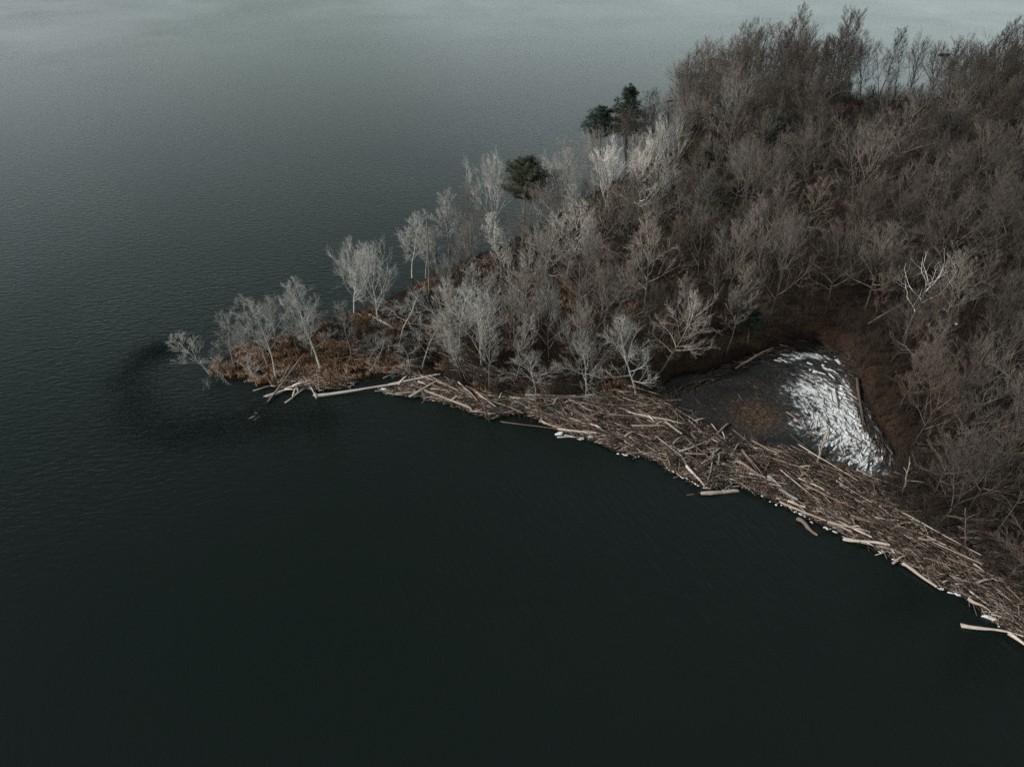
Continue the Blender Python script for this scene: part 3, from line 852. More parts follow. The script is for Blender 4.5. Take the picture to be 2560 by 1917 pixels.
# tall named trees that break the skyline on the far shore, one of them with a nest
sky_trees = [((1862, 218), (1883, 36), 'sparse', 3, 'tall thin dark tree at the left end of the far shore belt'),
             ((1975, 240), (1995, 2), 'tall', 0, 'tallest dark spiky tree breaking the top edge of the far shore belt'),
             ((2090, 236), (2124, 8), 'tall', 2, 'tall dark tree leaning right beside the tallest one on the far shore'),
             ((2270, 250), (2306, 66), 'fan', 0, 'broad brown tree with a dense crown on the far shore left of the nest'),
             ((2330, 250), (2352, 95), 'fan', 1, 'brown forked tree carrying the dark bird nest'),
             ((2500, 245), (2550, 30), 'tall', 1, 'tall dark tree at the right end of the far shore'),
             ((2195, 254), (2216, 98), 'sparse', 0, 'thin dark slanting tree just right of the gap on the far shore'),
             ((2235, 254), (2262, 84), 'sparse', 2, 'slim dark tree left of the broad brown one on the far shore'),
             ((2120, 244), (2141, 90), 'sparse', 1, 'slim dark tree between the two tall spiky ones and the gap'),
             ((2150, 250), (2168, 78), 'fan', 2, 'slanting brown tree with dark trunk in the gap of the far shore')]
for b, t, s, k, lab in sky_trees:
    hero(b, t, s, k, (.10, .085, .072), lab, 'bare_tree', .85, (.055, .048, .042), 'tall trees on the far shore skyline')

def nest():
    g = G(2338, 250); 
    d = None
    z = height_at((0, g[1], 0), 138)
    dd = g[1] * cp - (z - CAM_H) * sp
    x = (2361 - CX) * dd / FPX
    n = 420
    q = np.random.default_rng(4)
    th = q.uniform(0, 6.28, n); ph = q.uniform(-1, 1, n); rr = q.uniform(.55, 1.0, n)
    A = np.stack([1.35 * rr * np.cos(th), 1.1 * rr * np.sin(th), .42 * ph * rr], -1)
    D = np.stack([-np.sin(th) + q.normal(0, .6, n), np.cos(th) + q.normal(0, .6, n), q.normal(0, .25, n)], -1)
    V, F = cones(A - D * .4, A + D * .45, np.full(n, .03))
    o = link('bird_nest', mesh_from('bird_nest', V, [F], M_TWIG))
    o.location = (x, g[1], z); o.color = (.05, .042, .035, 1)
    tag(o, 'large dark stick nest high in a far shore tree', 'nest')
nest()

# ------------------------------------------------------------------ pines
def needle_mat():
    m, n, l, p = new_mat('needles')
    geo = n.new('ShaderNodeNewGeometry'); oi = n.new('ShaderNodeObjectInfo')
    hs = n.new('ShaderNodeMapRange'); hs.inputs['To Min'].default_value = 0.5; hs.inputs['To Max'].default_value = 1.5
    l.new(geo.outputs['Random Per Island'], hs.inputs['Value'])
    m2 = n.new('ShaderNodeMix'); m2.data_type = 'RGBA'; m2.blend_type = 'MULTIPLY'; m2.inputs['Factor'].default_value = 1
    l.new(oi.outputs['Color'], m2.inputs['A']); l.new(hs.outputs['Result'], m2.inputs['B']); l.new(m2.outputs['Result'], p.inputs['Base Color'])
    p.inputs['Roughness'].default_value = 0.7; p.inputs['Specular IOR Level'].default_value = 0.2
    return m
M_NEEDLE = needle_mat()

def gen_pine(seed, flat):
    """trunk, whorled branches and pads of needles; flat = umbrella crown, else a longer cone"""
    random.seed(seed); q = np.random.default_rng(seed)
    t = Tubes(); n = 12
    pts = [(random.gauss(0, .05) * i * .3, random.gauss(0, .05) * i * .3, -.3 + 16.2 * i / n) for i in range(n + 1)]
    t.tube(pts, [.19 * (1.4 if i == 0 else 1 - .75 * i / n) for i in range(n + 1)], 8)
    trunk = t.build('trunk', M_BARK, True)
    br = Tubes(); A, B = [], []
    lo = .56 if flat else .46
    nl = 60
    for k in range(nl):
        f = (k + random.random()) / nl
        z = 16 * (lo + (1 - lo) * f)
        c = pts[min(int(f * (1 - lo) * n + lo * n), n)]
        L = (3.3 * (1 - f ** 2.4) + .5) * random.uniform(.65, 1.12) * (.55 if f < .12 else 1) if flat else (3.0 * (1 - f) ** .75 + .35) * random.uniform(.65, 1.15)
        az = k * 2.4 + random.gauss(0, .4); el = .12 + .55 * f + random.gauss(0, .08)
        d = Vector((math.cos(az) * math.cos(el), math.sin(az) * math.cos(el), math.sin(el)))
        p0 = Vector((c[0], c[1], z)); p1 = p0 + d * L * .5; p2 = p0 + d * L + Vector((0, 0, .12 * L))
        br.tube([tuple(p0), tuple(p1), tuple(p2)], [.055, .04, .015], 4, False)
        for j in range(int(6 + L * 9)):
            u = random.uniform(.28, 1.05); s = random.gauss(0, .22 * L * (.4 + u * .6))
            side = Vector((-math.sin(az), math.cos(az), 0))
            ce = p0.lerp(p2, u) + side * s + Vector((0, 0, random.gauss(.05, .17)))
            m = 16
            dd = q.normal(0, 1, (m, 3)); dd[:, 2] = np.abs(dd[:, 2]) * .8 + .1
            dd /= np.linalg.norm(dd, axis=1, keepdims=True)
            A.append(np.repeat([tuple(ce)], m, 0) + q.normal(0, .10, (m, 3))); B.append(A[-1] + dd * q.uniform(.16, .36, (m, 1)))
    A, B = np.concatenate(A), np.concatenate(B)
    V, F = cones(A, B, np.full(len(A), .022))
    return trunk, br.build('branches', M_BARK, True), mesh_from('needles', V, [F], M_NEEDLE)
PINES = [gen_pine(50, True), gen_pine(51, False), gen_pine(52, True)]

def pine(base_px, top_px, k, colr, label, wide=1.0):
    g = G(*base_px); z = gh(g[0], g[1]); z = max(z, 0.0); g = G(*base_px, z)
    h = height_at(g, top_px[1]) - z
    d = g[1] * cp - (z + h - CAM_H) * sp
    lx = math.atan2((top_px[0] - CX) * d / FPX - g[0], h)
    o = empty('pine_tree', (g[0], g[1], z))
    s = h / 16.3; o.scale = (s * wide * 1.3, s * wide * 1.3, s)
    o.rotation_mode = 'QUATERNION'; o.rotation_quaternion = Quaternion((0, 1, 0), lx) @ Quaternion((0, 0, 1), random.uniform(0, 6.28))
    for nm, me, c in (('trunk', PINES[k][0], (.13, .09, .07)), ('branches', PINES[k][1], (.10, .08, .065)), ('crown', PINES[k][2], colr)):
        q = link(nm, me, o); q.color = (*c, 1)
    tag(o, label, 'pine tree', 'evergreens among the bare trees')
GRN, OLV = (.030, .048, .034), (.052, .060, .026)
for a in [((1306, 612), (1322, 397), 0, OLV, 'round topped olive green pine rising over the back bank', 1.0),
          ((1500, 440), (1502, 268), 2, GRN, 'shorter dark pine on the left of the tall pair against the water', 1.05),
          ((1562, 432), (1572, 216), 1, GRN, 'tallest dark pine, right of the pair against the water', 1.1),
          ((1715, 400), (1732, 278), 2, OLV, 'olive pine left of the far snow patch', 1.0),
          ((1735, 505), (1760, 378), 0, OLV, 'broad dark olive pine below the far snow patch', 1.3),
          ((1650, 640), (1668, 560), 0, OLV, 'low olive pine in the mid slope under bare trees', 1.3),
          ((1868, 862), (1880, 770), 1, (.018, .030, .024), 'small almost black evergreen behind the iced pool', 1.5),
          ((1930, 440), (1950, 290), 2, GRN, 'dark green pine in the upper middle of the woods', 1.0),
          ((2335, 420), (2380, 285), 0, GRN, 'dark pine hidden among the upper right woods', 1.1),
          ((1780, 600), (1800, 500), 2, OLV, 'faint olive pine in the middle of the brown woods', 1.1)]:
    pine(*a)

# ------------------------------------------------------------------ driftwood
def log_mesh(name, seed, kind):
    """a trunk 1 m long (x from -.5 to .5) and about 1 m thick, to be scaled: bowed, tapered, with broken ends"""
    g = np.random.default_rng(seed); t = Tubes()
    n, sd = 9, 8
    u = np.linspace(-.5, .5, n)
    bow = g.normal(0, .6, 3) * (1.0 if seed % 2 else .6)
    oy = .55 * bow[0] * np.sin(math.pi * (u + .5)) + .35 * bow[1] * np.sin(2 * math.pi * (u + .5)); oz = .3 * bow[2] * np.sin(2.3 * math.pi * (u + .5))
    pts = np.stack([u, 0 * u, 0 * u], -1)
    rad = .5 * np.interp(u, [-.5, .5], [1.0, g.uniform(.45, .85)]) * g.uniform(.86, 1.14, n)
    wob = g.uniform(.72, 1.24, (n, sd)); wob = (wob + np.roll(wob, 1, 0) * .5) / 1.5
    if kind == 'butt': rad[0] *= 1.35; rad[1] *= 1.15
    if kind == 'tapered': rad = rad * np.linspace(1, .35, n)
    t.tube(pts, rad, sd, True, wob)
    V = np.concatenate(t.V)
    V[:, 1] += np.repeat(oy, sd); V[:, 2] += np.repeat(oz, sd)
    V[:sd, 0] += g.normal(0, .022, sd); V[-sd:, 0] += g.normal(0, .022, sd)     # splintered ends
    return mesh_from(name, V, t.F, M_WOOD, True)
LOGS = [log_mesh('log', 200 + i, ('plain', 'butt', 'tapered')[i % 3]) for i in range(15)]

def stub_mesh(seed):
    g = np.random.default_rng(seed); t = Tubes()
    t.tube([(0, 0, 0), (.25, .02, .35), (.6, g.normal(0, .1), .75), (1.0, g.normal(0, .15), 1.0)], [.16, .12, .08, .03], 6)
    return mesh_from('branch_stub', np.concatenate(t.V), t.F, M_WOOD, True)
STUBS = [stub_mesh(300 + i) for i in range(4)]
def roots_mesh(seed):
    """a torn root plate: a boss with bent root stumps all round"""
    g = np.random.default_rng(seed); t = Tubes()
    for k in range(9):
        a = k * .7 + g.normal(0, .15); L = g.uniform(.55, 1.15)
        t.tube([(0, 0, 0), (-.2, .45 * math.cos(a), .45 * math.sin(a)), (-.35 + g.normal(0, .15), L * math.cos(a), L * math.sin(a))], [.28, .16, .05], 5)
    return mesh_from('root_plate', np.concatenate(t.V), t.F, M_WOOD, True)
ROOTS = [roots_mesh(400 + i) for i in range(3)]

WOODS = [(.60, .525, .465), (.44, .36, .305), (.30, .23, .185), (.19, .137, .105), (.12, .088, .07), (.33, .305, .28), (.06, .049, .042)]
def put_log(P, Q, d, colr, name='driftwood_log', mesh=None, stubs=0, roots=False, lift=0.0):
    """a log lying from P to Q (centre line), d thick"""
    P, Q = Vector(P), Vector(Q)
    L = (Q - P).length
    o = empty(name, (P + Q) / 2)
    o.rotation_mode = 'QUATERNION'
    o.rotation_quaternion = (Q - P).to_track_quat('X', 'Z')
    tr = link('trunk', mesh or random.choice(LOGS), o); tr.scale = (L, d, d); tr.color = (*colr, 1)
    for k in range(stubs):
        b = link('branch_stub', random.choice(STUBS), o)
        b.location = ((random.uniform(-.15, .45)) * L, 0, d * .15)
        sc_ = random.uniform(.5, 1.3) * (.5 + d * 1.5)
        b.scale = (sc_, sc_, sc_); b.rotation_euler = (random.uniform(-1.5, 1.5), 0, 0); b.color = (*colr, 1)
    if roots:
        b = link('root_plate', random.choice(ROOTS), o); b.location = (-.48 * L, 0, 0); b.scale = (d * 1.3,) * 3; b.color = (*colr, 1)
    return o

def pxlog(p, q, d, ci, label, stubs=0, roots=False, up=0.0, up2=None, name='driftwood_log', group='named logs of the drift pile', mesh=None):
    a = G(*p); b = G(*q)
    up2 = up if up2 is None else up2
    za = max(gh(a[0], a[1]), 0.0) + d * .38 + up; zb = max(gh(b[0], b[1]), 0.0) + d * .38 + up2
    a = G(*p, za); b = G(*q, zb)
    o = put_log(a, b, d, WOODS[ci] if isinstance(ci, int) else ci, name, mesh, stubs, roots)
    tag(o, label, 'log', group)
    return o

random.seed(21)
LN = [
    ((787, 990), (1062, 953), .42, 0, 'long thick pale log floating along the mouth of the dark cove', 2, True, 0, .15),
    ((968, 962), (1094, 936), .30, 0, 'pale log forking upward off the long floating log toward the jam', 1, False, .2, .35),
    ((664, 992), (776, 951), .32, 0, 'pale curved log reaching into the water below the grassy tip', 3, False, 0, .2),
    ((715, 1006), (757, 974), .20, 0, 'short pale branchy log in the water under the curved one', 2, False),
    ((668, 1006), (760, 884), .22, 2, 'long brown pole slanting from the water up into the grass', 1, False, .05, .9),
    ((699, 957), (736, 893), .20, 5, 'grey pole slanting up beside the long brown one', 0, False, .1, .9),
    ((633, 977), (688, 962), .22, 1, 'tan log at the waterline left of the slanting poles', 1, False),
    ((774, 964), (789, 994), .24, 0, 'short pale log butting against the left end of the long floating log', 0, True),
    ((768, 922), (812, 937), .22, 3, 'dark brown log in the grass beside the white trunked tree', 0, False, .1),
    ((912, 780), (986, 822), .30, 0, 'pale fallen trunk lying among leaves on the back of the point', 0, False, .2),
    ((1025, 991), (1096, 950), .30, 0, 'pale straight log crossing the jam right of the dark cove', 0, False, .35, .25),
    ((1029, 962), (1177, 1020), .30, 1, 'long tan log along the outer edge of the narrow jam', 1, False, .25),
    ((1146, 955), (1193, 1001), .24, 1, 'tan log angled down across the narrow jam', 0, False, .3),
    ((1197, 989), (1309, 1032), .26, 2, 'long brown log at the foot of the curved grey trunk', 0, False, .3),
    ((1219, 1034), (1262, 1029), .24, 0, 'short bright log at the notch of the waterline', 0, False, .15),
    ((1306, 997), (1466, 993), .30, 3, 'long straight brown log under the low brushy grey tree', 0, False, .3),
    ((1313, 988), (1437, 990), .26, 5, 'long grey log just behind the straight brown one', 0, False, .4),
    ((1251, 1054), (1398, 1073), .12, 3, 'thin curved brown pole floating across the notch', 0, False),
    ((1394, 1072), (1491, 1083), .28, 0, 'bright log at the waterline above the white ice lump', 0, False, .1),
    ((1353, 1051), (1408, 1076), .28, 1, 'tan log at the waterline left of the bright one', 0, True, .1),
    ((1436, 1024), (1517, 1060), .46, 4, 'thick dark rotten log lying in the middle of the wide jam', 1, False, .2),
    ((1393, 1093), (1458, 1093), .18, 0, 'thin bright log floating just outside the ice lump', 0, False),
    ((1494, 1031), (1626, 1046), .24, 2, 'long brown log across the wide jam right of the dark rotten log', 0, False, .4),
    ((1581, 1064), (1664, 1064), .24, 5, 'straight grey log in the wide jam below the large pale tree', 0, False, .4),
    ((1324, 1017), (1411, 1008), .24, 2, 'brown log bent at one end below the low brushy tree', 1, True, .3),
    ((1661, 1053), (1704, 1084), .26, 5, 'grey log angled down at the left end of the tangled jam', 0, False, .4),
    ((1715, 1238), (1755, 1232), .14, 3, 'thin submerged tail of the lone floating log off the jam', 0, False, -.1),
    ((1750, 1233), (1845, 1227), .46, 1, 'lone thick tan log floating parallel to the tangled jam', 0, False, -.05),
    ((1994, 1296), (2042, 1338), .44, 3, 'lone short brown log floating off the shore, flared at one end', 0, False, -.03),
    ((1717, 1165), (1763, 1216), .32, 0, 'pale thick log pointing to the lake at the tangled jam', 0, False, .35, .1),
    ((1784, 1128), (1769, 1202), .26, 5, 'straight grey log lying up and down the tangled jam', 0, False, .5, .3),
    ((1797, 1135), (1793, 1162), .26, 5, 'short grey log parallel to the straight up and down one', 0, False, .4),
    ((1856, 1126), (1913, 1196), .20, 5, 'long grey pole slanting right across the tangled jam', 0, False, .5),
    ((1919, 1191), (1949, 1213), .34, 5, 'thick split grey log at the end of the long slanting pole', 0, False, .4),
    ((1947, 1222), (1993, 1249), .34, 5, 'thick grey log following the shore below the split one', 0, False, .3),
    ((1842, 1152), (1912, 1194), .34, 2, 'brown log with a flared root end in the tangled jam', 0, True, .45),
    ((1969, 1252), (2012, 1268), .26, 0, 'bright log on the shore edge left of the lone short floating log', 0, False, .2),
    ((2108, 1347), (2222, 1361), .30, 0, 'long pale wavy log on the waterline right of the lone short one', 1, False, .05, .25),
    ((2231, 1409), (2265, 1388), .28, 1, 'tan log poking out over the water at the straight shore', 0, False, .1, .3),
    ((2069, 1304), (2174, 1329), .26, 1, 'long tan log parallel to the shore behind the pale wavy one', 0, False, .35),
    ((2294, 1343), (2358, 1357), .28, 2, 'brown log alone higher up the right hand jam', 0, False, .3),
    ((2256, 1407), (2340, 1466), .32, 1, 'long tan log edging the water on the right hand shore', 0, False, .1),
    ((2402, 1563), (2562, 1590), .36, 0, 'long pale trunk floating out from the bottom right bank', 1, False, 0, .2),
    ((2420, 1494), (2478, 1528), .32, 1, 'tan log on the bank above the bottom right ice lump', 0, False, .2),
    ((1853, 912), (1935, 868), .34, 2, 'long brown log propped at the far left bank of the iced pool', 0, False, .3, .5),
    ((1838, 922), (1915, 878), .24, 3, 'dark brown log beside the one propped at the pool bank', 0, False, .3, .4),
    ((2143, 945), (2158, 1062), .36, 4, 'long dark log edging the snow on the right side of the pool', 0, False, .1),
    ((2089, 969), (2097, 1024), .24, 4, 'dark log frozen upright across the snow streaks of the pool', 0, False, .02),
    ((1968, 1031), (2047, 1099), .26, 3, 'dark brown curved log frozen into the middle of the pool', 0, False, .02),
    ((2112, 1074), (2187, 1130), .22, 4, 'thin dark log frozen into the lower snow drift', 0, False, .02),
    ((1762, 1113), (1821, 1058), .28, 2, 'brown log slanting out of the pool into the tangled jam', 0, False, .3, .1),
    ((2040, 1160), (2066, 1088), .30, 1, 'crooked pale branching log at the near edge of the snow drift', 3, False, .15, .2),
    ((2003, 1190), (2042, 1156), .24, 2, 'bent brown log continuing from the crooked pale one', 1, False, .2),
    ((1855, 1125), (1902, 1196), .20, 3, 'brown pole leaning down from the pool bank through the jam', 0, False, .5),
    ((1770, 219), (1786, 237), .40, 3, 'dark log on the far shore pointing at open water', 0, False, .2),
    ((1666, 253), (1716, 249), .30, 6, 'black log floating off the far shore', 0, False, -.08),
    ((1724, 250), (1748, 247), .26, 6, 'short black log floating between the far one and the bank', 0, False, -.08),
    ((1648, 349), (1700, 337), .34, 6, 'dark log half afloat below the far shore pines', 0, False, 0),
    ((1230, 650), (1262, 622), .20, 5, 'grey fallen pole on the back bank behind the reddish leaning tree', 0, False, .4, .9),
    ((1165, 688), (1228, 650), .22, 5, 'long grey fallen trunk slanting up the back bank', 0, False, .3, .6),
    ((886, 899), (922, 897), .22, 1, 'tan log lying in brush behind the dark cove', 0, False, .15),
    ((884, 876), (908, 872), .20, 0, 'small pale log in dark brush behind the cove', 0, False, .15),
    ((945, 920), (1000, 916), .24, 2, 'brown log in litter at the head of the cove', 0, False, .1),
    ((2170, 810), (2275, 750), .22, 2, 'long leaning brown trunk below the bleached dead tree', 0, False, .6, 1.6),
]
for a in LN:
    p, q, d, ci, lab, st_, rt = a[:7]
    pxlog(p, q, d, ci, lab, st_, rt, *(a[7:]), mesh=LOGS[4] if 'flared' in lab else random.choice([LOGS[i_] for i_ in (0, 2, 6, 8, 12, 14)] if 'curved' not in lab and 'wavy' not in lab else LOGS[1::2]))

# the rest of the pile: logs of every size, mostly lying along the shore, tangled in the middle
SHORE = np.array([G(*p)[:2] for p in near_px[13:50]])
def shore_dir(x, y):
    d = np.hypot(SHORE[:, 0] - x, SHORE[:, 1] - y); i = int(np.argmin(d)); i = max(1, min(len(SHORE) - 2, i))
    v = SHORE[i + 1] - SHORE[i - 1]
    return math.atan2(v[1], v[0])
q_ = np.random.default_rng(9)
def in_jam(n, x0, x1):
    out = []
    jx0, jy0 = JAM.min(0); jx1, jy1 = JAM.max(0)
    while len(out) < n:
        x = q_.uniform(jx0, jx1, 4000); y = q_.uniform(jy0, jy1, 4000)
        s = sdf(JAM, x, y); px, py = to_px(x, y, .3)
        k = (s > 0.1) & (px > x0) & (px < x1)
        out += list(zip(x[k], y[k], px[k], py[k], s[k]))
    return out[:n]
jam_zones = [(0, 1180, 'in the narrow jam beside the dark cove'), (1180, 1340, 'in the jam below the curved grey trunk'),
             (1340, 1480, 'in the jam below the low brushy tree'), (1480, 1640, 'in the wide jam under the large pale tree'),
             (1640, 1780, 'at the left of the tangled jam'), (1780, 1920, 'in the tangled jam below the iced pool'),
             (1920, 2080, 'in the jam below the snow drift'), (2080, 2240, 'in the jam behind the pale wavy log'),
             (2240, 2400, 'in the straight right hand jam'), (2400, 2800, 'in the jam at the lower right corner')]
jl = []
for x, y, px, py, s in in_jam(235, 1030, 2620):
    tang = 1.0 if 1680 < px < 1930 else .35
    a = shore_dir(x, y) + q_.normal(0, .9 if tang == 1 else .34)
    if q_.random() < .12: a += q_.normal(0, 1)
    L = q_.uniform(1.2, 4.2) if q_.random() < .82 else q_.uniform(4.0, 7.5)
    if tang == 1: L = q_.uniform(1.2, 4.2)
    d = q_.uniform(.07, .20) * (1.4 if q_.random() < .1 else 1)
    z = max(gh(x, y), 0) + d * .4 + q_.uniform(0, .45)
    tl = q_.normal(0, .03) * L
    v = np.array((math.cos(a), math.sin(a))) * L / 2
    e1, e2 = (x - v[0], y - v[1]), (x + v[0], y + v[1])
    se = sdf(LAND, [e1[0], e2[0]], [e1[1], e2[1]])
    if se.min() < -.5: continue
    u = q_.random()
    ci = 0 if u < .10 else 1 if u < .26 else 2 if u < .48 else 3 if u < .68 else 4 if u < .84 else 5 if u < .94 else 6
    if s < 1.5 and u < .5: ci = 0 if u < .3 else 1
    br_ = q_.uniform(.75, 1.15); c = tuple(v_ * br_ for v_ in WOODS[ci])
    o = put_log((*e1, z - tl), (*e2, z + tl), d, c, 'driftwood_log', None, int(q_.random() < .25))
    jl.append((px, py, L, d, ci, o))
for z0, z1, txt in jam_zones:
    Z = sorted([j for j in jl if z0 <= j[0] < z1], key=lambda j: j[0])
    for i, (px, py, L, d, ci, o) in enumerate(Z):
        tone = ('pale', 'tan', 'brown', 'dark', 'dark', 'grey', 'blackish')[ci]
        size = 'long' if L > 4.5 else 'short' if L < 2.4 else 'middling'
        tag(o, '%s %s log, %s from left %s' % (size, tone, ordinal(i + 1), txt), 'log', 'logs of the drift pile')

def sticks(name, label, P, ang, L, d, tilt, mat):
    """many loose sticks, each its own little prism, in one heap"""
    n = len(P); k = 4
    D = np.stack([np.cos(ang) * np.cos(tilt), np.sin(ang) * np.cos(tilt), np.sin(tilt)], -1)
    S = np.stack([-np.sin(ang), np.cos(ang), np.zeros(n)], -1); U = np.cross(D, S)
    V = np.empty((n, 2 * k, 3))
    bend = S * (L * q_.normal(0, .03, n))[:, None]
    for e, (sg, rr) in enumerate(((-.5, .5), (.5, .33))):
        for j in range(k):
            t = j * 2 * math.pi / k + .4
            V[:, e * k + j] = P + D * (sg * L)[:, None] + (d * rr)[:, None] * (math.cos(t) * S + math.sin(t) * U) + bend * (1 if e else -1)
    i = np.arange(n)[:, None] * 2 * k; F = []
    for j in range(k):
        F.append(i + np.array([[j, (j + 1) % k, k + (j + 1) % k, k + j]]))
    F.append(i + np.array([[3, 2, 1, 0]])); F.append(i + np.array([[4, 5, 6, 7]]))
    o = link(name, mesh_from(name, V.reshape(-1, 3), [np.concatenate(F)], mat))
    tag(o, label, 'driftwood', kind='stuff')
    return o

def jam_sticks(n_, smax):
    pts = in_jam(n_, 1000, 2680)
    if smax < 50:
        k_ = sdf(LAND, [p[0] for p in pts], [p[1] for p in pts]) < smax
        pts = [p for p, t_ in zip(pts, k_) if t_]
    x = np.array([p[0] for p in pts]); y = np.array([p[1] for p in pts]); px = np.array([p[2] for p in pts])
    sd_ = np.array([shore_dir(a, b) for a, b in zip(x, y)])
    tang = (px > 1680) & (px < 1930)
    a = sd_ + q_.normal(0, 1, len(x)) * np.where(tang, 1.1, .55)
    L = q_.gamma(2.2, .42, len(x)) + .25; L = np.minimum(L, 3.6)
    d = q_.uniform(.022, .075, len(x)) * (.6 + .22 * L)
    z = np.maximum(ground_h(x, y), 0) + d * .4 + q_.uniform(0, .34, len(x))
    return np.stack([x, y, z], -1), a, L, d, q_.normal(0, .10, len(x))
sticks('driftwood_sticks', 'countless small grey and brown sticks packed along the shore', *jam_sticks(15000, 99), M_STICK)
sticks('driftwood_sticks', 'bleached small sticks along the very edge of the water', *jam_sticks(6500, 2.2), M_BLEACHED)

def band_sticks(poly_px, n, Lm, dm, ang0, spread, label, zup=.15, mat=None):
    """sticks strewn over a patch read off the photograph"""
    poly = np.array([G(*p)[:2] for p in poly_px]); lo, hi = poly.min(0), poly.max(0); X, Y = [], []
    while len(X) < n:
        x = q_.uniform(lo[0], hi[0], 3000); y = q_.uniform(lo[1], hi[1], 3000); k = sdf(poly, x, y) > 0
        X += list(x[k]); Y += list(y[k])
    x, y = np.array(X[:n]), np.array(Y[:n])
    L = np.minimum(q_.gamma(2.2, Lm / 2.2, n) + .2, Lm * 3.5); d = q_.uniform(.4, 1.3, n) * dm
    z = np.maximum(ground_h(x, y), 0.02) + d * .4 + q_.uniform(0, zup, n)
    a = (ang0(x, y) if callable(ang0) else ang0) + q_.normal(0, spread, n)
    sticks('driftwood_sticks', label, np.stack([x, y, z], -1), a, L, d, q_.normal(0, .08, n), mat or M_STICK)
band_sticks([(690, 935), (770, 925), (830, 950), (900, 950), (880, 970), (800, 978), (700, 972)], 620, .8, .075, .1, .7, 'pale broken sticks in the grass at the tip', .35, M_BLEACHED)
band_sticks([(860, 880), (1000, 880), (1060, 930), (1010, 945), (950, 935), (880, 930)], 420, 1.3, .08, .05, .5, 'brown sticks strewn at the head of the cove')
band_sticks([(1080, 870), (1150, 860), (1240, 930), (1330, 970), (1220, 965), (1130, 930)], 650, 1.9, .10, -.75, .25, 'dark sticks combed downhill above the narrow jam')
band_sticks([(950, 976), (1030, 962), (1080, 985), (1130, 1005), (1100, 1006), (1040, 992), (975, 988)], 300, .8, .08, -.2, .5, 'pale bleached sticks floating at the cove mouth', .15, M_BLEACHED)
band_sticks([(1150, 935), (1300, 960), (1480, 950), (1640, 950), (1690, 1005), (1560, 1000), (1400, 1010), (1250, 1000)], 900, 1.3, .07, -.15, .6, 'loose dark sticks between the front trees and the jam', .3, M_SODDEN)
band_sticks([(2190, 1190), (2330, 1230), (2450, 1320), (2580, 1420), (2580, 1510), (2420, 1395), (2300, 1330), (2200, 1262)], 1300, 1.6, .07, -.6, .4, 'loose dark sticks between the right hand trees and the jam', .3, M_SODDEN)
swirl = lambda x, y: np.arctan2(y - PC[1], x - PC[0]) + math.pi / 2
band_sticks([(1930, 866), (2030, 858), (2125, 885), (2150, 960), (2165, 1040), (2235, 1137), (2290, 1210), (2250, 1215), (2205, 1140), (2150, 1060), (2122, 960), (2100, 900), (2020, 880), (1940, 886)],
            900, 1.5, .10, swirl, .22, 'dark sticks heaped round the far and right banks of the pool', .3, M_SODDEN)
band_sticks([(1650, 985), (1800, 925), (1930, 872), (1950, 885), (1810, 945), (1660, 1000)], 260, 1.7, .11, swirl, .2, 'dark sticks along the left bank of the pool', .25, M_SODDEN)
band_sticks([(1900, 900), (2080, 890), (2130, 990), (2200, 1140), (2180, 1180), (2060, 1140), (1990, 1060), (2040, 980)], 750, .9, .06, swirl, .45, 'dark sticks frozen into the snow of the pool', .06, M_SODDEN)
band_sticks([(1740, 960), (1950, 925), (2010, 970), (1960, 1060), (1800, 1075), (1730, 1030)], 1500, .35, .05, 0, 1.6, 'brown litter and bark floating in the pool', .04, M_SODDEN)

# ------------------------------------------------------------------ ice
ice_rec = []
def ice(x, y, z, L, W, a, label=None, zs=1.0):
    o = link('ice_floe', random.choice(ICE))
    o.location = (x, y, z); o.scale = (L, W, zs); o.rotation_euler = (0, 0, a)
    return o
random.seed(31)
L_ = []
snow_poly = np.array([G(*p)[:2] for p in [(1915, 900), (1940, 882), (2030, 874), (2105, 895), (2128, 960), (2140, 1000), (2165, 1065), (2212, 1140), (2205, 1180), (2150, 1180), (2090, 1145), (2070, 1090), (2075, 1020), (2050, 950), (2010, 915)]])
lo, hi = snow_poly.min(0), snow_poly.max(0)
while len(L_) < 130:
    x, y = random.uniform(lo[0], hi[0]), random.uniform(lo[1], hi[1])
    if sdf(snow_poly, x, y)[0] < 0: continue
    a = math.atan2(y - PC[1], x - PC[0]) + math.pi / 2 + random.gauss(0, .18)
    o = ice(x, y, .05, random.uniform(.3, 1.0) * random.uniform(.5, 2), random.uniform(.12, .4), a + random.gauss(0, .3), zs=random.uniform(.3, .7))
    px, py = to_px(x, y, 0)
    L_.append((px, py, o))
iz = [(0, 920, 'along the far edge of the pool'), (920, 985, 'in the upper drift of the pool'), (985, 1050, 'in the middle drift beside the dark edging log'),
      (1050, 1110, 'in the wide lower drift'), (1110, 2000, 'at the bottom of the snow drift')]
for y0, y1, txt in iz:
    Z = sorted([r_ for r_ in L_ if y0 <= r_[1] < y1], key=lambda r_: r_[0])
    for i, (px, py, o) in enumerate(Z):
        tag(o, 'white snow slab, %s from left %s' % (ordinal(i + 1), txt), 'ice', 'snow slabs on the pool')
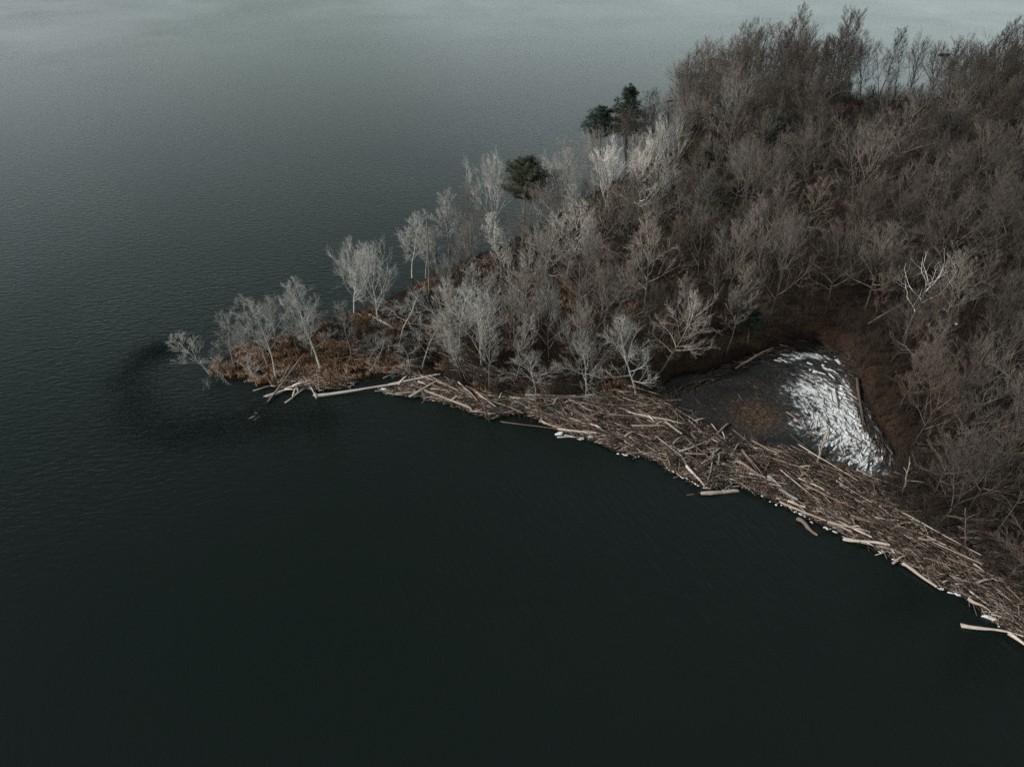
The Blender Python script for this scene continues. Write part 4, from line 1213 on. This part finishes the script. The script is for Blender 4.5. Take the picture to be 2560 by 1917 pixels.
# rim of white ice along the waterline
rim = []
for i in range(len(near_px) - 3):
    if near_px[i][0] < 1380: continue
    a, b = G(*near_px[i])[:2], G(*near_px[i + 1])[:2]
    Ls = np.linalg.norm(b - a); k = int(Ls / .32)
    for j in range(k):
        t = (j + random.random()) / max(k, 1); c = a + (b - a) * t
        if random.random() < .22 or wavy(c[0], c[1], 5.0, k0=40) < -.25: continue
        an = math.atan2(b[1] - a[1], b[0] - a[0]) + random.gauss(0, .2)
        px, py = to_px(c[0], c[1], 0)
        rim.append((px, py, ice(c[0], c[1] - .08 + random.gauss(0, .16), .01, random.uniform(.12, .5) * random.uniform(.6, 2.0), random.uniform(.06, .25), an, zs=random.uniform(.3, .6))))
rim.sort(key=lambda r_: r_[0])
rz = [(0, 1560, 'on the waterline left of the tangled jam'), (1560, 1720, 'on the waterline at the left of the tangled jam'), (1720, 1860, 'behind the lone thick floating log'),
      (1860, 2000, 'on the waterline left of the lone short log'), (2000, 2130, 'on the waterline right of the lone short log'), (2130, 2300, 'along the pale wavy log'), (2300, 2900, 'on the lower right waterline')]
for x0, x1, txt in rz:
    for i, (px, py, o) in enumerate([r_ for r_ in rim if x0 <= r_[0] < x1]):
        tag(o, 'white ice piece, %s from left %s' % (ordinal(i + 1), txt), 'ice', 'ice rim along the waterline')
for (px, py, L, W, lab) in [(1402, 1084, 1.7, 1.1, 'biggest white ice lump against the bright log in the notch'), (1478, 1096, 1.2, .7, 'white ice lump right of the biggest one'),
                            (962, 974, 1.0, .7, 'small white ice lump in the cove mouth beside the long log'), (2472, 1545, 2.6, .8, 'long white ice lump at the bottom right bank'),
                            (2040, 931, 1.6, .9, 'smooth rounded snow lump in the pool'), (1866, 1118, 2.6, .5, 'white snow streak caught in sticks below the pool'),
                            (748, 965, .8, .5, 'white block beside the curved pale log at the tip'), (1175, 944, .7, .5, 'white scrap among sticks above the narrow jam'), (1335, 1042, .8, .5, 'white ice scrap left of the big lump'),
                            (1100, 945, .5, .3, 'tiny white scrap behind the pale straight log'), (2376, 846, .9, .6, 'small pale scrap on the forest floor right of the dead tree')]:
    g = G(px, py); o = ice(g[0], g[1], max(gh(g[0], g[1]), 0) + .05, L * .75, W * .6, random.gauss(0, .2), zs=1.0); tag(o, lab, 'ice', 'single ice lumps')
# snow lying on the far shore in the woods
for i, (px, py) in enumerate([(1800, 245), (1806, 258), (1795, 270), (1810, 276), (1788, 290), (1812, 290), (1776, 300), (1803, 300), (1765, 308), (1820, 248), (1782, 306), (1815, 262)]):
    g = G(px + random.gauss(0, 4), py); o = ice(g[0], g[1], gh(g[0], g[1]) + .12, random.uniform(.6, 1.7), random.uniform(.3, .9), random.gauss(0, .6), zs=1.0)
    tag(o, 'snow scrap in the far shore woods, %s of the trail running down' % ordinal(i + 1), 'snow', 'far snow scraps')

# ------------------------------------------------------------------ undergrowth, grass, water weed
def scatter(poly, n, keep=lambda x, y: np.ones(len(x), bool), seed=1):
    g = np.random.default_rng(seed); lo, hi = poly.min(0), poly.max(0); X, Y = [], []
    while len(X) < n:
        x = g.uniform(lo[0], hi[0], 20000); y = g.uniform(lo[1], hi[1], 20000); k = (sdf(poly, x, y) > .3) & keep(x, y)
        X += list(x[k]); Y += list(y[k])
    return np.array(X[:n]), np.array(Y[:n])

def brush():
    poly = np.array([p for p in LAND if p[0] < 190])
    def keep(x, y):
        px, py = to_px(x, y, 0)
        dens = np.clip(1.1 - (y - 45) / 90, .16, 1) * np.where(px > 2150, 1, .75)
        return (px < 2650) & (px > 640) & (py < 1750) & ((px > 1000) | (py < 900)) & (sdf(POOL, x, y) < -.6) & (np.random.default_rng(2).random(len(x)) < dens) & ((sdf(JAM, x, y) < .8) | (np.random.default_rng(3).random(len(x)) < .10))
    x, y = scatter(poly, 11500, keep, 6)
    ex, ey = scatter(np.array([G(*p)[:2] for p in [(1770, 216), (1900, 208), (2060, 222), (2170, 250), (2300, 242), (2600, 230), (2600, 262), (2300, 272), (2170, 280), (2050, 255), (1900, 240), (1785, 240)]]), 1500, lambda a_, b_: np.ones(len(a_), bool), 16)
    kk = sdf(LAND, ex, ey) > .2; x = np.concatenate([x, ex[kk]]); y = np.concatenate([y, ey[kk]])
    g = np.random.default_rng(8)
    z = ground_h(x, y); m = 13
    ht = g.uniform(.6, 3.0, len(x)) * np.where(y < 80, 1.25, np.where(y > 185, 1.8, 1)) * (.6 + .5 * (wavy(x, y, 12, k0=3) > 0))
    A = np.repeat(np.stack([x, y, z - .05], -1), m, 0)
    n = len(A)
    th = g.uniform(0, 6.28, n); sp_ = g.uniform(.05, .7, n); hh = np.repeat(ht, m) * g.uniform(.5, 1.1, n)
    st_ = g.uniform(0, .55, n) * hh
    dx, dy = np.cos(th) * sp_, np.sin(th) * sp_
    A2 = A + np.stack([dx * st_ * .4, dy * st_ * .4, st_], -1)
    B = A + np.stack([dx * hh, dy * hh, hh], -1)
    V, F = cones(A2, B, g.uniform(.010, .020, n))
    o = link('undergrowth', mesh_from('undergrowth', V, [F], M_TWIG)); o.color = (.052, .041, .034, 1)
    tag(o, 'low brown leafless brush covering the forest floor', 'undergrowth', kind='stuff')
brush()

def grass():
    poly = LAND
    def keep(x, y):
        px, py = to_px(x, y, 0)
        tip = (px < 1010) & (wavy(x, y, 6, k0=12) * .7 + wavy(x, y, 1.6, k0=50) > -.1 + np.clip((930 - py) / 130, -.3, 1.1)) & ((py < 940) | (px > 820) | (px < 690))
        more = (px < 1700) & (wavy(x, y, 9, k0=30) > .45)
        return (tip | more) & (np.random.default_rng(4).random(len(x)) < np.where(tip, 1, .3)) & (sdf(JAM, x, y) < .3)
    x, y = scatter(np.array([p for p in LAND if p[0] < 60]), 3300, keep, 12)
    g = np.random.default_rng(13); m = 12
    z = ground_h(x, y)
    A = np.repeat(np.stack([x, y, z - .03], -1), m, 0) + g.normal(0, .12, (len(x) * m, 3)) * np.array([1, 1, 0])
    n = len(A); th = g.uniform(0, 6.28, n); hh = np.repeat(g.uniform(.35, 1.15, len(x)), m) * g.uniform(.5, 1.1, n); bend = g.uniform(.2, 1.0, n)
    B = A + np.stack([np.cos(th) * bend * hh, np.sin(th) * bend * hh, hh * .8], -1)
    V, F = cones(A, B, g.uniform(.03, .065, n))
    m_, nn, l, p = new_mat('dry_grass')
    geo = nn.new('ShaderNodeNewGeometry')
    r = ramp(nn, [(0, (.04, .021, .012)), (.5, (.20, .110, .060)), (1, (.56, .37, .24))]); l.new(geo.outputs['Random Per Island'], r.inputs['Fac']); l.new(r.outputs['Color'], p.inputs['Base Color'])
    p.inputs['Roughness'].default_value = .9
    o = link('dry_grass', mesh_from('dry_grass', V, [F], m_))
    tag(o, 'orange brown dry grass on the tip of the peninsula', 'grass', kind='stuff')
grass()

def weed():
    g = np.random.default_rng(17)
    c = G(395, 925); n = 34000
    ring = [(480, 875), (420, 872), (370, 885), (335, 920), (322, 970), (335, 1030), (375, 1075), (430, 1090), (490, 1085), (550, 1070), (640, 1050), (740, 1045), (850, 1055)]
    P = np.array([G(*p)[:2] for p in ring])
    t = (len(P) - 1.001) * g.uniform(0, 1, n) ** 1.05; i = t.astype(int); f = (t - i)[:, None]
    q = P[i] * (1 - f) + P[i + 1] * f
    wid = np.interp(t, [0, 3, 6, 8, 10, 12], [1.3, 1.5, 2.1, 2.1, 2.0, 1.6])
    q = q + np.stack([wavy(q[:, 0], q[:, 1], 5, k0=7), wavy(q[:, 0], q[:, 1], 4, k0=25)], -1) * 1.2 + g.normal(0, 1, (n, 2)) * wid[:, None]
    th = g.uniform(0, 6.28, n); L = g.uniform(.25, .9, n)
    A = np.stack([q[:, 0], q[:, 1], np.full(n, -.02)], -1)
    B = A + np.stack([np.cos(th) * L, np.sin(th) * L, np.full(n, .03)], -1)
    V, F = cones(A, B, g.uniform(.010, .022, n))
    m_, nn, l, p = new_mat('water_weed')
    geo = nn.new('ShaderNodeNewGeometry')
    r = ramp(nn, [(0, (.004, .007, .007)), (.985, (.007, .010, .010)), (1, (.05, .036, .028))]); l.new(geo.outputs['Random Per Island'], r.inputs['Fac']); l.new(r.outputs['Color'], p.inputs['Base Color'])
    p.inputs['Roughness'].default_value = .95; p.inputs['Specular IOR Level'].default_value = 0.0
    o = link('water_weed', mesh_from('water_weed', V, [F], m_))
    tag(o, 'dark water weed ringing the shoal off the tip', 'water weed', kind='stuff')
weed()

def weed_mat_raft(px, py, L, W, label, seed):
    # a small raft of matted dead reeds lying on the water
    g = np.random.default_rng(seed); c = G(px, py); n = 260
    x = g.normal(0, L / 2.4, n); y = g.normal(0, W / 2.4, n); th = g.normal(0, .7, n); ln = g.uniform(.3, 1.2, n)
    A = np.stack([x, y, g.uniform(-.01, .06, n)], -1)
    B = A + np.stack([np.cos(th) * ln, np.sin(th) * ln, g.uniform(-.02, .05, n)], -1)
    V, F = cones(A, B, g.uniform(.03, .07, n))
    o = link('reed_raft', mesh_from('reed_raft', V, [F], M_TWIG)); o.location = (c[0], c[1], 0.0); o.color = (.055, .04, .03, 1)
    tag(o, label, 'reed raft', 'reed rafts off the far shore')
weed_mat_raft(1722, 190, 4.5, 4.0, 'larger dark raft of matted reeds floating off the far shore', 61)
weed_mat_raft(1760, 188, 3.2, 1.6, 'smaller dark raft of reeds nearer the far bank', 62)
weed_mat_raft(1777, 148, 1.6, .8, 'tiny dark scrap afloat left of the tall far shore trees', 63)
band_sticks([(618, 1040), (640, 1030), (662, 1048), (634, 1060)], 9, .5, .06, .8, .9, 'few pale sticks floating off the tip below the crossed logs', .02, M_BLEACHED)
